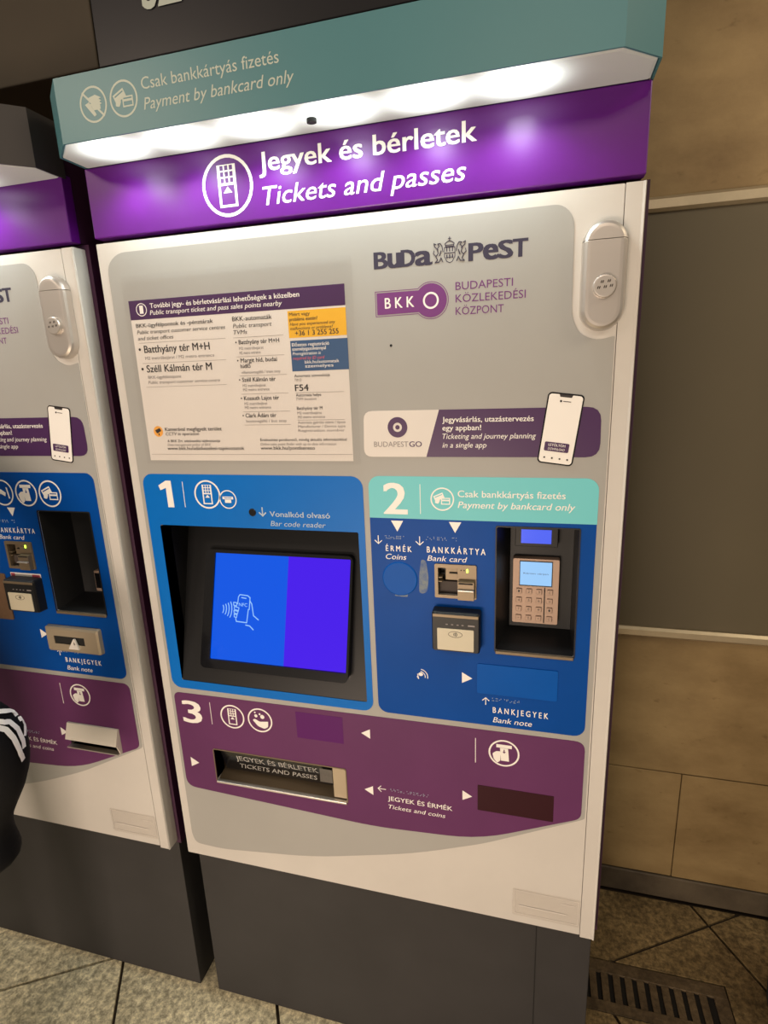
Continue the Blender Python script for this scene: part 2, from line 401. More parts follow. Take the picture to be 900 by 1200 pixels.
# ------------------------------------------------------------ the ticket machine
def machine(x_off, z_off, main, label):
    root = thing('ticket_machine', label, 'ticket machine', (x_off, 0, 0), 'ticket machines along the stone wall')
    zt = z_off
    # ---- body
    hs = bmesh.new(); add_prism(hs, [rect(-.0075, .8585, .432, 1.6985), rect(.004, .847, .445, 1.687)], .028, .13); add_box(hs, -.0075, .8585, .13, .46, .432, 1.6985)
    to_obj('housing', hs, M_BODY, root)
    box('upper_housing', (.002, .848, .012, .46, 1.6995, 1.884), M_BODY, root, .002)
    pl = box('plinth', (.002, .8498, .03, .45, 0.0, .4315), M_PLINTH, root, .0015)
    if main: g = bmesh.new(); add_box(g, .7485, .7497, .0285, .03, .0, .41); to_obj('panel_gap', g, M_BLACK, pl)
    # ---- front door with openings
    tray = rrect(.1005, .3860, .6515, .7270, (.004, .004, .004, .002)) if main else rrect(.6330, .7690, .6825, .7390, .002)
    op1 = rrect(.0485, .4370, .8800, 1.2040, .003)
    op2 = rrect(.6665, .7898, 1.0075, 1.2220, .003)
    slot = rect(.5690, .6330, 1.0995, 1.1540)
    ns = rect(.655, .745, .928, .968)
    holes = [op1, op2, slot, tray] + ([] if main else [ns])
    door = plate('front_panel', [rrect(0, .8244, .445, 1.6900, .0015)] + holes, 0, .028, M_FRAME, root)
    plate('edge_strip', [rrect(.8254, .8500, .440, 1.6905, .0012)], 0, .028, M_FRAME, root)
    # folded bright edges of the door
    loft('door_edge_trim', [[(x, y, z) for x, y in ((.846, .0), (.8492, -.0018), (.8505, .001), (.8505, .026))] for z in (.440, 1.6905)], M_FRAME, root)
    over = fillet([(.0175, .4980), (.0250, .4760), (.0892, .4735), (.3023, .5010), (.5141, .5577), (.6496, .6118), (.8180, .6990), (.8215, .7020), (.8226, 1.5000),
                   (.8215, 1.5010), (.7990, 1.4960), (.7760, 1.5060), (.7650, 1.5300), (.7635, 1.6560), (.7480, 1.6735), (.0400, 1.6735), (.0165, 1.6560)],
                  [.01, .012, .03, .06, .06, .03, .006, .002, .002, .006, .02, .02, .02, .018, .018, .03, .02], 4)
    plate('cover_film', [over] + holes, -.0010, 0, M_OVER, root)
    yf = -.0010; yz = -.0018; yt = -.0020
    # ---- step 1 field
    z1 = plate('step_one_field', [rrect(.0245, .4486, .8620, 1.3000, .020), op1], yz, yf, M_BLUE, root)
    shapes('lettering', [[[(.0722, 1.2382), (.0850, 1.2382), (.0840, 1.2880), (.0735, 1.2880), (.0570, 1.2790), (.0600, 1.2700), (.0722, 1.2745)]]], yz, M_WHITE, z1)
    shapes('divider_line', [[rect(.1075, .1086, 1.2390, 1.2866)]], yz, M_WHITE, z1); shapes('pictogram', pic('kiosk', .1564, 1.2638, .0262), yz, M_WHITE, z1); shapes('pictogram', pic('printer', .1969, 1.2556, .0170), yz, M_WHITE, z1)
    shapes('pictogram', arrow(.2621, 1.2349, .0150, 'd', .0022), yz, M_DIMW, z1)
    text('Vonalkód olvasó', .2759, .3879, 1.2268, .0095, M_DIMW, z1, yt, bold=.02)
    text('Bar code reader', .2758, .3792, 1.2098, .0090, M_DIMW, z1, yt, italic=True)
    loft('barcode_window', [disc3(.2427, 1.2333, .0070, -.0024, 20), disc3(.2427, 1.2333, .0060, -.0030, 20), disc3(.2427, 1.2333, .0050, -.0022, 20)], M_BEZ, root)
    # ---- step 2 field
    navy = [rrect(.4585, .8135, .8640, 1.3000 if not main else 1.2308, (.018, .018, .0 if main else .018, .0 if main else .018)), op2, slot] + ([] if main else [ns])
    z2 = plate('step_two_field', navy, yz, yf, M_NAVY, root)
    if main:
        z2t = plate('step_two_header', [rrect(.4585, .8140, 1.2308, 1.3010, (0, 0, .018, .018))], yz, yf, M_TEAL, root)
        text('2', .4845, .5220, 1.2386, .0505, M_WHITE, z2t, yt, bold=.035)
        shapes('divider_line', [[rect(.5441, .5452, 1.2395, 1.2885)]], yz, M_WHITE, z2t); shapes('pictogram', pic('cards', .5804, 1.2648, .0190), yz, M_WHITE, z2t)
        text('Csak bankkártyás fizetés', .6052, .7673, 1.2690, .0105, M_WHITE, z2t, yt, bold=.01)
        text('Payment by bankcard only', .6051, .7820, 1.2512, .0105, M_WHITE, z2t, yt, italic=True, bold=.01)
    else:
        text('2', .4845, .5220, 1.2386, .0505, M_WHITE, z2, yt, bold=.035)
        [shapes('pictogram', pic(k_, x_, 1.2581, .0268), yz, M_WHITE, z2) for k_, x_ in (('swipe', .5875), ('notehand', .6468), ('cards', .7051))]
    for T3 in (tri(.5050, 1.2175, .0185, 'd'), tri(.6006, 1.2185, .0180, 'd'), tri(.6190, .9510, .0185, 'r')): shapes('triangle_mark', [T3], yz, M_WHITE, z2)
    for A3 in (arrow(.4716, 1.1930, .0140, 'd'), arrow(.5421, 1.1938, .0145, 'd'), arrow(.6512, .9106, .0130, 'u')): shapes('arrow_mark', A3, yz, M_WHITE, z2)
    shapes('braille', braille(.4837, .5180, 1.2003, 7, 1) + braille(.5537, .6085, 1.2010, 9, 2) + braille(.6627, .7162, .9180, 9, 3), yz, M_DIMW, z2, .0006)['kind'] = 'stuff'
    text('É R M É K', .4842, .5282, 1.1737, .0096, M_WHITE, z2, yt, bold=.02)
    text('Coins', .4836, .5190, 1.1596, .0092, M_WHITE, z2, yt, italic=True)
    text('B A N K K Á R T Y A', .5540, .6490, 1.1744, .0102, M_WHITE, z2, yt, bold=.02)
    text('Bank card', .5543, .6199, 1.1603, .0090, M_WHITE, z2, yt, italic=True)
    text('B A N K J E G Y E K', .6635, .7546, .8900, .0106, M_WHITE, z2, yt, bold=.02)
    text('Bank note', .6636, .7288, .8715, .0100, M_WHITE, z2, yt, italic=True)
    if main:
        # blanked coin slot, blanked note slot
        loft('coin_slot_blank', [disc3(.5067, 1.1253, .0305, -.0018), disc3(.5067, 1.1253, .0298, -.0030), disc3(.5067, 1.1253, .0285, -.0034)], M_NAVY2, root)
        shapes('worn_patch', [[fillet([(.4960, 1.0935), (.5200, 1.0930), (.5190, 1.1000), (.5140, 1.1015), (.5090, 1.0985), (.5000, 1.0995)], .003)],
                              [fillet([(.5395, 1.1000), (.5530, 1.1030), (.5560, 1.1300), (.5520, 1.1600), (.5440, 1.1620), (.5400, 1.1350)], .008)]], yz, M_WEAR, z2)
        bm = bmesh.new(); add_prism(bm, [rrect(.6365, .7675, .9255, .9812, .003)], -.0034, -.0018)
        to_obj('note_slot_blank', bm, M_NAVY2, root)
        nf = [ring(.5392, .9480, .0040, .0012, 14)]
        nf = [[circ(.5385, .9490, .0042, 14, .0034)]]
        for rr_ in (.0095, .0140): nf += [[q] for q in stroke([(.5370 + rr_ * math.cos(a), .9450 + rr_ * math.sin(a)) for a in [math.radians(t_) for t_ in range(-10, 81, 15)]], .0013)]
        nf += [[q] for q in stroke([(.5322, .9440), (.5345, .9400), (.5330, .9490)], .0014)]
        shapes('pictogram', nf, yz, M_WHITE, z2)
    else:
        plate('brown_plate', [rrect(.455, .548, .978, 1.083, .004)], -.0040, -.0018, M_BROWN, root)  # plain brown metal plate on the left of the field
        sb = loft('note_slot', [[(x, y, z) for x, z in rrect(a, b, c, d, .004, 3)] for a, b, c, d, y in ((.6335, .7690, .9185, .9755, -.0018), (.6345, .7680, .9195, .9745, -.010), (.6385, .7640, .9235, .9705, -.013))], M_CHEEK, root, cap0=False, cap1=False)
        bm = bmesh.new(); add_prism(bm, [rrect(.6385, .7640, .9235, .9705, .002, 3), rect(.6560, .7330, .9380, .9560)], -.013, -.011); to_obj('face_plate', bm, M_CHEEK, sb)
        box('slot_throat', (.654, .735, -.0105, .05, .936, .958), M_BLACK, sb)
        bm = bmesh.new(); add_prism(bm, [[(.6930, .9300), (.7190, .9300), (.7120, .9530), (.7080, .9530)], [(.7080, .9400), (.7120, .9400), (.7105, .9470), (.7085, .9470)]], -.0165, -.013); to_obj('note_guide', bm, M_PAPER, sb)
        st_ = plate('contact_sticker', [rrect(.563, .642, 1.0755, 1.0872, .001)], -.0022, -.0018, M_WHITE, root)
        shapes('sticker_print', [[rect(.565, .575, 1.077, 1.086)], [rect(.620, .640, 1.078, 1.085)]], -.0022, M_RED, st_)
    # ---- card slot
    cs = plate('card_slot', [rrect(.5665, .6350, 1.0972, 1.1562, .002), rect(.5720, .6045, 1.1025, 1.1500)], -.0045, -.0018, M_STEEL, root)
    box('slot_recess', (.5715, .6050, .018, .024, 1.1020, 1.1505), M_DARK, cs)
    box('recess_side', (.5715, .5722, -.001, .02, 1.1020, 1.1505), M_STEEL, cs)
    box('recess_floor', (.5715, .6050, .006, .018, 1.1020, 1.1230), M_RUBBER, cs, .001)
    box('card_gate', (.583, .604, .004, .0175, 1.1260, 1.1490), M_STEEL, cs, .001)
    box('gate_bar', (.590, .605, .001, .004, 1.1385, 1.1400), M_BLACK, cs)
    bm = bmesh.new()
    for k in range(2): add_box(bm, .5720, .5790, -.002, .012, 1.1235 + k * .007, 1.1262 + k * .007, .001)
    to_obj('finger_notch', bm, M_STEEL, cs)
    # snout with mouth
    bm = bmesh.new(); add_prism(bm, [rect(.6060, .6320, 1.0990, 1.1300)], -.0140, -.0045); to_obj('card_mouth', bm, M_STEEL, cs)
    box('mouth_gap', (.6075, .6300, -.0145, -.0120, 1.1265, 1.1290), M_BLACK, cs)
    box('mouth_lip', (.6060, .6322, -.0190, -.0135, 1.1155, 1.1180), M_STEELM, cs, .0008)
    shapes('led_window', [[circ(.6103, 1.1472, .0012, 10)], [circ(.6153, 1.1472, .0012, 10)]], -.0045, M_BLACK, cs)
    box('status_led', (.6190, .6218, -.0055, -.0045, 1.1440, 1.1495), M_LEDG, cs)
    # ---- contactless reader
    rd = loft('contactless_reader', [[(x, y, z) for x, z in rrect(a, b, c, d, .004, 3)] for a, b, c, d, y in ((.5630, .6430, 1.0085, 1.0800, -.0018), (.5635, .6425, 1.0090, 1.0795, -.020), (.5655, .6405, 1.0110, 1.0770, -.024))], M_DARK, root)
    plate('reader_window', [rrect(.5730, .6330, 1.0135, 1.0520, .0015)], -.0252, -.0240, M_READER, rd)
    box('reader_top_trim', (.5655, .6405, -.0246, -.0232, 1.0715, 1.0765), M_STEEL, rd, .0004)
    shapes('reader_led', [[rect(x, x + .0035, 1.0585, 1.0600)] for x in (.587, .596, .605, .613)] + [[rect(.6235, .6345, 1.0580, 1.0605)]], -.0241, M_GINK, rd)
    nf = [[q] for q in stroke([(.603 + .0115 * math.cos(a), 1.0425 + .0052 * math.sin(a)) for a in [k * math.pi / 8 for k in range(17)]], .0006)]
    for q_ in (.003, .0055, .008): nf += [[q] for q in stroke([(.598 + q_ * math.cos(a), 1.0425 + q_ * .55 * math.sin(a)) for a in (-.8, -.4, 0, .4, .8)], .0009)]
    shapes('pictogram', nf, -.0252, M_INK2, rd)
    # ---- PIN pad recess
    D = .058
    pk = bmesh.new()
    for xa, xb, xw in ((.6665, .6855, .6600), (.7898, .7862, .7965)):
        add_prism(pk, [[(0, 0), (1, 0), (1, 1), (0, 1)]], 0, 1)
        vs_ = pk.verts[-8:]
        for v in vs_:
            back = v.co.y > .5; inn = v.co.x > .5
            v.co = Vector(((xb if back else xa) if inn else xw, D if back else -.0005, 1.2285 if v.co.z > .5 else 1.001))
    add_box(pk, .6600, .7965, -.0005, D, 1.2220, 1.2285); add_box(pk, .6600, .7965, D, D + .004, 1.001, 1.2285)
    pk = to_obj('pin_pad_recess', pk, M_DARK, root)
    bm = bmesh.new(); v = [bm.verts.new(p) for p in ((.6665, .001, 1.0085), (.7898, .001, 1.0085), (.7898, D, 1.028), (.6665, D, 1.028))]; bm.faces.new(v); to_obj('sloped_sill', bm, M_DARK, pk)
    plate('recess_rim', [rrect(.6645, .7918, 1.0055, 1.2240, .003), op2], -.0030, -.0018, M_DARK, root)
    box('sill_trim', (.6665, .7898, -.0050, .000, 1.0030, 1.0085), M_STEEL, root, .001)
    if main:
        # status display hangs at the top of the recess
        dsp = box('status_display', (.6935, .7610, .042, D, 1.1780, 1.2180), M_DARK, root, .001)
        plate('display_glass', [rect(.7030, .7505, 1.1838, 1.2070)], .0412, .042, M_SCRV, dsp)
        pp = loft('pin_pad', [[(x, y, z) for x, z in rrect(a, b, c, d, .002, 2)] for a, b, c, d, y in ((.6904, .7655, 1.0400, 1.1560, D), (.6904, .7655, 1.0400, 1.1560, .047), (.6910, .7649, 1.0406, 1.1554, .045))], M_KEYS, root)
        plate('display_frame', [rect(.7014, .7545, 1.1080, 1.1520), rect(.7026, .7533, 1.1095, 1.1508)], .0438, .045, M_DARK, pp)
        plate('display_glass', [rect(.7026, .7533, 1.1095, 1.1508)], .0445, .045, M_SCRT, pp)
        text('Kérem várjon', .708, .748, 1.129, .0028, M_INK, pp, .0442)
        for r_, row in enumerate(('123', '456', '789', '-0+')):
            for c_ in range(4):
                kx = .7012 + c_ * .0163 + (.0012 if c_ == 3 else 0); kz = 1.0985 - r_ * .0160
                box('key', (kx - .0045, kx + .0047, .0425, .045, kz - .0045, kz + .0045), M_KEYS, pp, .0008)
                ch = row[c_] if c_ < 3 else 'CXIO'[r_]
                if ch != '-': text(ch, kx - .0014, kx + .0016, kz - .0020, .0042, M_INK2, pp, .0423)
                else: text(ch, kx - .0014, kx + .0016, kz - .0015, .0042, M_INK2, pp, .0423)
        box('swipe_groove', (.7420, .7436, .0437, .045, 1.043, 1.106), M_BLACK, pp)
    else:
        pp = box('pin_pad', (.735, .7640, .0400, D, 1.0400, 1.085), M_KEYS, root, .001)
        plate('display_glass', [rect(.737, .762, 1.047, 1.080)], .0392, .040, M_BEZ, pp)
    # ---- touch screen pocket: the screen leans back, its top edge deeper
    def sl(z, n=0.0):        # depth of the sloped plate at height z, n = height above it
        return -.004 + .086 * (z - .900) / (1.175 - .900) - n
    bm = bmesh.new()
    add_box(bm, .0440, .0485, -.0012, .11, .872, 1.2085); add_box(bm, .4370, .4415, -.0012, .11, .872, 1.2085)
    add_box(bm, .0440, .4415, -.0012, .11, 1.2040, 1.2085); add_box(bm, .0440, .4415, -.0012, .032, .872, .8800)
    scr = to_obj('screen_pocket', bm, M_DARK, root)
    bm = bmesh.new(); v = [bm.verts.new(p) for p in ((.0480, -.0006, .8795), (.4375, -.0006, .8795), (.4370, sl(1.1975), 1.1975), (.0485, sl(1.1975), 1.1975))]; bm.faces.new(v)
    v2 = [bm.verts.new(p) for p in ((.0485, sl(1.1975), 1.1975), (.4370, sl(1.1975), 1.1975), (.4370, sl(1.1975) + .002, 1.2040), (.0485, sl(1.1975) + .002, 1.2040))]; bm.faces.new(v2)
    to_obj('sloped_plate', bm, M_DARK, scr)
    def tilt(px_, pz_, n):   # point on the leaning plane
        return (px_, sl(pz_, n), pz_)
    def leaning(name, loops, n0, n1, m, parent):
        bm = bmesh.new(); add_prism(bm, loops, 0, 1)
        for v in bm.verts: v.co = tilt(v.co.x, v.co.z, n1 if v.co.y < .5 else n0)
        return to_obj(name, bm, m, parent)
    leaning('screen_bezel', [rrect(.0995, .4040, .9180, 1.1385, .010), rrect(.1190, .3995, .9345, 1.1325, .002)], -.004, .0105, M_BEZ, scr)
    if main:
        leaning('touch_screen', [rect(.1190, .2745, .9345, 1.1325)], 0, .007, M_SCR1, root)
        leaning('touch_screen', [rect(.2745, .3995, .9345, 1.1325)], 0, .007, M_SCR2, root)
        # hand holding a phone, drawn on the screen
        W = []
        sx = lambda a, b: (.1205 + (a - 90) / 795 * .155 + 0.0, 1.1345 - (b + 310) / 1150 * .1995)
        lines = [[(355, 240), (360, 165), (375, 140), (460, 145), (488, 165), (485, 290)], [(475, 290), (465, 430), (350, 425), (342, 395)], [(395, 170), (445, 175)],
                 [(490, 200), (510, 230), (535, 350), (590, 390)], [(455, 455), (500, 462), (540, 498)],
                 [(310, 225), (345, 228), (345, 262), (312, 255)], [(320, 268), (372, 280), (368, 310), (322, 300)], [(318, 312), (365, 318), (358, 345), (322, 338)], [(322, 350), (355, 355), (350, 385), (325, 378)]]
        for i, L in enumerate(lines): W += stroke([sx(*p) for p in L], .0016 if i < 5 else .0013, closed=i > 4)
        for k, rad in enumerate((0, 26, 52, 78)):
            W += stroke([sx(190 + rad + 14 * math.cos(a) * (1 + k * .3), 305 + (42 + k * 15) * math.sin(a)) for a in (-1.2, -.6, 0, .6, 1.2)], .0014)
        bm = bmesh.new()
        for i, q in enumerate(W): add_prism(bm, [q], -i, 1)
        for v in bm.verts: v.co = tilt(v.co.x, v.co.z, .0076 - v.co.y * 1e-5 if v.co.y < .5 else .0071)
        to_obj('pictogram', bm, M_SCRL, scr)
        a_ = sx(370, 262); b_ = sx(462, 262)
        text('NFC', a_[0], b_[0], a_[1], .0062, M_SCRL, scr, 0, italic=False, bold=.02, dx=lambda p: tilt(p[0], p[2], .0076))
    else:
        leaning('touch_screen', [rect(.1190, .3995, .9345, 1.1325)], 0, .007, M_SCR1, root)
    # ---- step 3 field
    z3l = fillet([(.0225, .6300), (.4457, .6060), (.6500, .6225), (.8150, .7010), (.8150, .8540), (.0240, .8540)] if False else
                 [(.0240, .6250), (.4400, .6065), (.6400, .6200), (.8155, .7010), (.8155, .8540), (.0240, .8500)], [.022, .05, .06, .012, .018, .014], 5)
    z3 = plate('step_three_field', [z3l, tray], yz, yf, M_PLUM, root)
    text('3', .0400, .0820, .7835, .0490, M_WHITE, z3, yt, bold=.035)
    for x_, a_ in ((.1045, .7860), (.6334, .7850)): shapes('divider_line', [[rect(x_, x_ + .0011, a_, a_ + .05)]], yz, M_WHITE, z3)
    for k_, x_, z_ in (('kiosk', .1532, .8100), ('coinhand', .2139, .8105), ('notehand', .6832, .8117)): shapes('pictogram', pic(k_, x_, z_, .0265), yz, M_WHITE, z3)
    for T3 in (tri(.0515, .6875, .0200, 'r'), tri(.4315, .8135, .0180, 'l'), tri(.4320, .6895, .0180, 'l'), tri(.6190, .7115, .0185, 'r')): shapes('triangle_mark', [T3], yz, M_WHITE, z3)
    shapes('arrow_mark', arrow(.4576, .6966, .0150, 'l'), yz, M_WHITE, z3)
    shapes('braille', braille(.4690, .5508, .7000, 13, 5), yz, M_DIMW, z3, .0006)['kind'] = 'stuff'
    text('JEGYEK ÉS ÉRMÉK', .4688, .5921, .6732, .0094, M_WHITE, z3, yt, bold=.01)
    text('Tickets and coins', .4692, .5788, .6548, .0090, M_WHITE, z3, yt, italic=True)
    if main:
        plate('shutter_patch', [rrect(.2915, .3865, .7840, .8410, .001)], -.0021, yz, M_PLUMB, z3)
        plate('note_return_blank', [rrect(.6380, .7695, .6855, .7390, .001)], -.0024, yz, M_PLUMD, z3)
        # ticket tray
        tr = bmesh.new()
        add_box(tr, .0975, .1005, -.001, .075, .648, .730); add_box(tr, .3860, .3890, -.001, .075, .648, .730)
        add_box(tr, .0975, .3890, -.001, .075, .7270, .730); add_box(tr, .0975, .3890, .075, .078, .648, .730)
        tr = to_obj('ticket_tray', tr, M_STEEL, root)
        plate('tray_rim', [rrect(.0985, .3880, .6490, .7290, .005), tray], -.0030, -.0018, M_STEEL, root)
        bm = bmesh.new(); v = [bm.verts.new(p) for p in ((.1005, -.002, .6520), (.3860, -.002, .6520), (.3860, .072, .668), (.1005, .072, .668))]; bm.faces.new(v); to_obj('tray_floor', bm, M_STEEL, tr)
        fl = loft('tray_flap', [[(x, y, z) for y, z in ((.004, .7262), (.006, .7268), (.024, .668), (.022, .665))] for x in (.1100, .3560)], M_BEZ, root)
        fy = lambda z: .0035 + (.7262 - z) * (.018 / .0612)
        text('JEGYEK ÉS BÉRLETEK', .1425, .3240, .6975, .0135, M_WHITE, fl, 0, bold=.02, dx=lambda p: (p[0], fy(p[2]) - .0005, p[2]))
        text('TICKETS AND PASSES', .1465, .3186, .6752, .0128, M_WHITE, fl, 0, italic=True, bold=.01, dx=lambda p: (p[0], fy(p[2]) - .0005, p[2]))
        shapes('tray_sticker', [[rect(.3300, .3560, .6860, .7160)]], .0035, M_STICK, fl)
        box('tray_cheek', (.3574, .3856, .002, .030, .6560, .7262), M_CHEEK, tr, .001)
        box('tray_lip', (.1005, .3860, -.006, .003, .6490, .6535), M_STEELM, root, .001)
    else:
        tr = bmesh.new(); add_box(tr, .630, .772, .03, .034, .680, .742); add_box(tr, .630, .633, 0, .03, .680, .742); add_box(tr, .769, .772, 0, .03, .680, .742); add_box(tr, .633, .769, 0, .03, .6795, .6825)
        tr = to_obj('note_return', tr, M_STEEL, root)
        loft('return_flap', [[(x, y, z) for y, z in ((-.002, .7400), (-.006, .7400), (-.018, .7060), (-.015, .7040), (-.002, .7340))] for x in (.6360, .7690)], M_FLAP, tr)
        loft('return_cheek', [[(x, y, z) for y, z in ((-.002, .7390), (-.016, .7080), (-.008, .6830), (-.002, .6830))] for x in (.7665, .7692)], M_FLAP, tr)
        box('return_lip', (.6330, .7690, -.014, -.0018, .6815, .6840), M_STEELM, tr)
    # ---- printed panel marks above the fields
    lg = shapes('city_logo', [[rect(.4836, .4838, 1.6136, 1.6138)]], yf, M_INK, root)
    lz = 1.6132
    for s_, a, b, h in (('B', .4838, .5030, .0222), ('u', .5052, .5225, .0218), ('D', .5250, .5440, .0220), ('a', .5462, .5690, .0205)):
        text(s_, a, b, lz, h * (1.33 if s_ in 'ua' else 1), M_INK, lg, yf - .0003, bold=.065)
    for s_, a, b, h in (('P', .6233, .6420, .0225), ('e', .6440, .6625, .0218), ('S', .6645, .6830, .0222), ('T', .6845, .7030, .0225)):
        text(s_, a, b, lz, h * (1.30 if s_ == 'e' else 1), M_INK, lg, yf - .0003, bold=.065)
    # the city's arms between the two halves of the name
    ac, az = .5955, 1.6295
    A = stroke([(ac - .0075, az + .004), (ac - .0075, az - .008), (ac - .004, az - .0145), (ac, az - .0165), (ac + .004, az - .0145), (ac + .0075, az - .008), (ac + .0075, az + .004)], .0009, True)
    A += stroke([(ac - .0075, az - .0035), (ac + .0075, az - .0035)], .0012) + stroke([(ac - .005, az - .009), (ac + .005, az - .009)], .0008)
    for k in (-.004, 0, .004): A += stroke([(ac + k, az - .010), (ac + k, az - .006)], .0016) + stroke([(ac + k, az - .001), (ac + k, az + .003)], .0014)
    A += stroke([(ac - .0055, az + .005), (ac - .0065, az + .009), (ac - .003, az + .0115), (ac, az + .0125), (ac + .003, az + .0115), (ac + .0065, az + .009), (ac + .0055, az + .005)], .0011, True)
    A += stroke([(ac, az + .012), (ac, az + .0175)], .0010) + stroke([(ac - .0018, az + .0155), (ac + .0018, az + .0155)], .0009) + stroke([(ac - .006, az + .007), (ac + .006, az + .007)], .0009)
    for s_ in (-1, 1):
        A += stroke([(ac + s_ * x, az + z) for x, z in ((.0095, -.001), (.011, .006), (.0135, .010), (.0170, .0095), (.0150, .0065), (.0180, .003), (.0165, -.003), (.0200, -.007), (.0175, -.0115), (.0210, -.015), (.0150, -.0145), (.0125, -.009), (.0100, -.0145))], .0011)
        A += stroke([(ac + s_ * x, az + z) for x, z in ((.0165, .002), (.0215, .006), (.0225, .0105), (.0195, .0090))], .0010)
        A += stroke([(ac + s_ * x, az + z) for x, z in ((.0200, -.006), (.0235, -.003), (.0225, .001))], .0009) + stroke([(ac + s_ * x, az + z) for x, z in ((.0125, .000), (.0145, -.006))], .0014)
    shapes('coat_of_arms', [[q] for q in A], yf, M_INK, lg)
    # operator logo: key-shaped lozenge with ring
    def key(g):
        R = .0262 - g; hx = .4826 + g; z0_, z1_ = 1.5455 + g, 1.5817 - g; cx, cz = .5672, 1.5640
        a0 = math.asin(min(.99, (z1_ - cz) / R)); pts = []
        for i in range(29):
            a = math.pi - a0 - (2 * math.pi - 2 * a0) * i / 28; pts.append((cx + R * math.cos(a), cz + R * math.sin(a)))
        return fillet([(hx, z0_), (hx, z1_)], 0) + pts
    ol = shapes('operator_logo', [[key(0), key(.0009)], [key(.0025), circ(.5672, 1.5640, .0118, 28), ]], yf, M_PLOGO, root)
    shapes('logo_ring', [ring(.5672, 1.5640, .0118, .0028)], yf, M_WHITE, ol)
    shapes('logo_centre', [[circ(.5672, 1.5640, .0090, 24)]], yf, M_PLOGO, ol)
    text('B K K', .4975, .5420, 1.5568, .0148, M_WHITE, ol, yf - .0004, bold=.02)
    text('BUDAPESTI', .6036, .6845, 1.5757, .0106, M_PLOGO, ol, yf - .0003)
    text('KÖZLEKEDÉSI', .6036, .7023, 1.5587, .0106, M_PLOGO, ol, yf - .0003)
    text('KÖZPONT', .6036, .6724, 1.5415, .0106, M_PLOGO, ol, yf - .0003)
    loft('microphone_hole', [disc3(.5047, 1.5033, .0021, -.0014, 14), disc3(.5047, 1.5033, .0014, -.0011, 14)], M_BLACK, root)
    # app banner
    bn = plate('app_banner', [fillet([(.4535, 1.3325), (.5560, 1.3325), (.5770, 1.4055), (.4560, 1.4055)], [.014, 0, 0, .014])], -.0014, yf, M_PAPER, root)
    plate('banner_field', [fillet([(.5560, 1.3325), (.8125, 1.3325), (.8110, 1.4055), (.5770, 1.4055)], [0, .02, .02, 0])], -.0014, yf, M_POSTP, bn)
    by = -.0014
    shapes('banner_mark', [ring(.5107, 1.3794, .0160, .0088), [circ(.5107, 1.3794, .0036, 16)]], by, M_POSTP, bn)
    text('BUDAPEST', .4713, .5275, 1.3487, .0083, M_GINK, bn, by - .0003)
    text('GO', .5290, .5492, 1.3487, .0083, M_POSTP, bn, by - .0003, bold=.04)
    text('Jegyvásárlás, utazástervezés', .5821, .7178, 1.3864, .0080, M_WHITE, bn, by - .0003, bold=.03)
    text('egy appban!', .5821, .6411, 1.3738, .0080, M_WHITE, bn, by - .0003, bold=.03)
    text('Ticketing and journey planning', .5819, .7218, 1.3608, .0080, M_WHITE, bn, by - .0003, italic=True)
    text('in a single app', .5818, .6494, 1.3472, .0080, M_WHITE, bn, by - .0003, italic=True)
    pc = Vector((.7560, 1.3735)); pa = math.radians(-7.5)
    pr = lambda pts: [(pc.x + x * math.cos(pa) - z * math.sin(pa), pc.y + x * math.sin(pa) + z * math.cos(pa)) for x, z in pts]
    ph = plate('printed_phone', [pr(rrect(-.0255, .0255, -.0520, .0520, .006))], -.0020, by, M_BEZ, root)
    shapes('phone_page', [[pr(rrect(-.0235, .0235, -.0500, .0500, .0045))]], -.0020, M_WHITE, ph)
    shapes('phone_notch', [[pr([(-.0095, .0502), (-.0080, .0465), (.0080, .0465), (.0095, .0502)])], [pr(circ(-.006, .0405, .0017, 10))], [pr(rect(-.003, .008, .0400, .0410))], *[[pr(circ(x, -.0430, .0014, 8))] for x in (-.016, -.005, .006, .017)]], -.0023, M_INK2, ph)
    shapes('phone_button', [[pr(rrect(-.0185, .0165, -.0330, -.0195, .002))]], -.0023, M_POSTP, ph)
    rot = lambda p: (pc.x + (p[0] - pc.x) * math.cos(pa) - (p[2] - pc.y) * math.sin(pa), p[1], pc.y + (p[0] - pc.x) * math.sin(pa) + (p[2] - pc.y) * math.cos(pa))
    text('LETÖLTÖM', pc.x - .013, pc.x + .011, pc.y - .0252, .0034, M_WHITE, ph, -.0027, bold=.03, dx=rot)
    text('DOWNLOAD', pc.x - .013, pc.x + .011, pc.y - .0310, .0034, M_WHITE, ph, -.0027, italic=True, dx=rot)
    # ---- notice poster behind a clear cover
    po = plate('notice_poster', [rect(.0484, .4350, 1.3252, 1.5970)], -.0014, yf, M_PAPER, root)
    py_ = -.0014
    shapes('poster_header', [[rect(.0484, .4350, 1.5661, 1.5970)]], py_, M_POSTP, po)
    shapes('poster_box', [[rect(.3382, .4350, 1.5225, 1.5631)]], py_, M_YEL, po)
    shapes('poster_box', [[rect(.3392, .4355, 1.4710, 1.5182)]], py_, M_PBLUE, po)
    shapes('poster_mark', [ring(.0721, 1.5818, .0105, .0013), [rect(.0685, .0757, 1.5755, 1.5885)]], py_ - .0002, M_WHITE, po)
    shapes('poster_mark', [[circ(.0725, 1.3770, .0095)]], py_, M_ORANGE, po)
    shapes('poster_mark', [[fillet([(.0660, 1.3790), (.0760, 1.3830), (.0790, 1.3780), (.0700, 1.3735)], .001)], [rect(.0725, .0745, 1.3700, 1.3740)]], py_ - .0003, M_INK2, po)
    T_ = lambda s_, a, b, z, h, m=M_INK2, it=False, bo=.01: text(s_, a, b, z, h, m, po, py_ - .0005, italic=it, bold=bo)
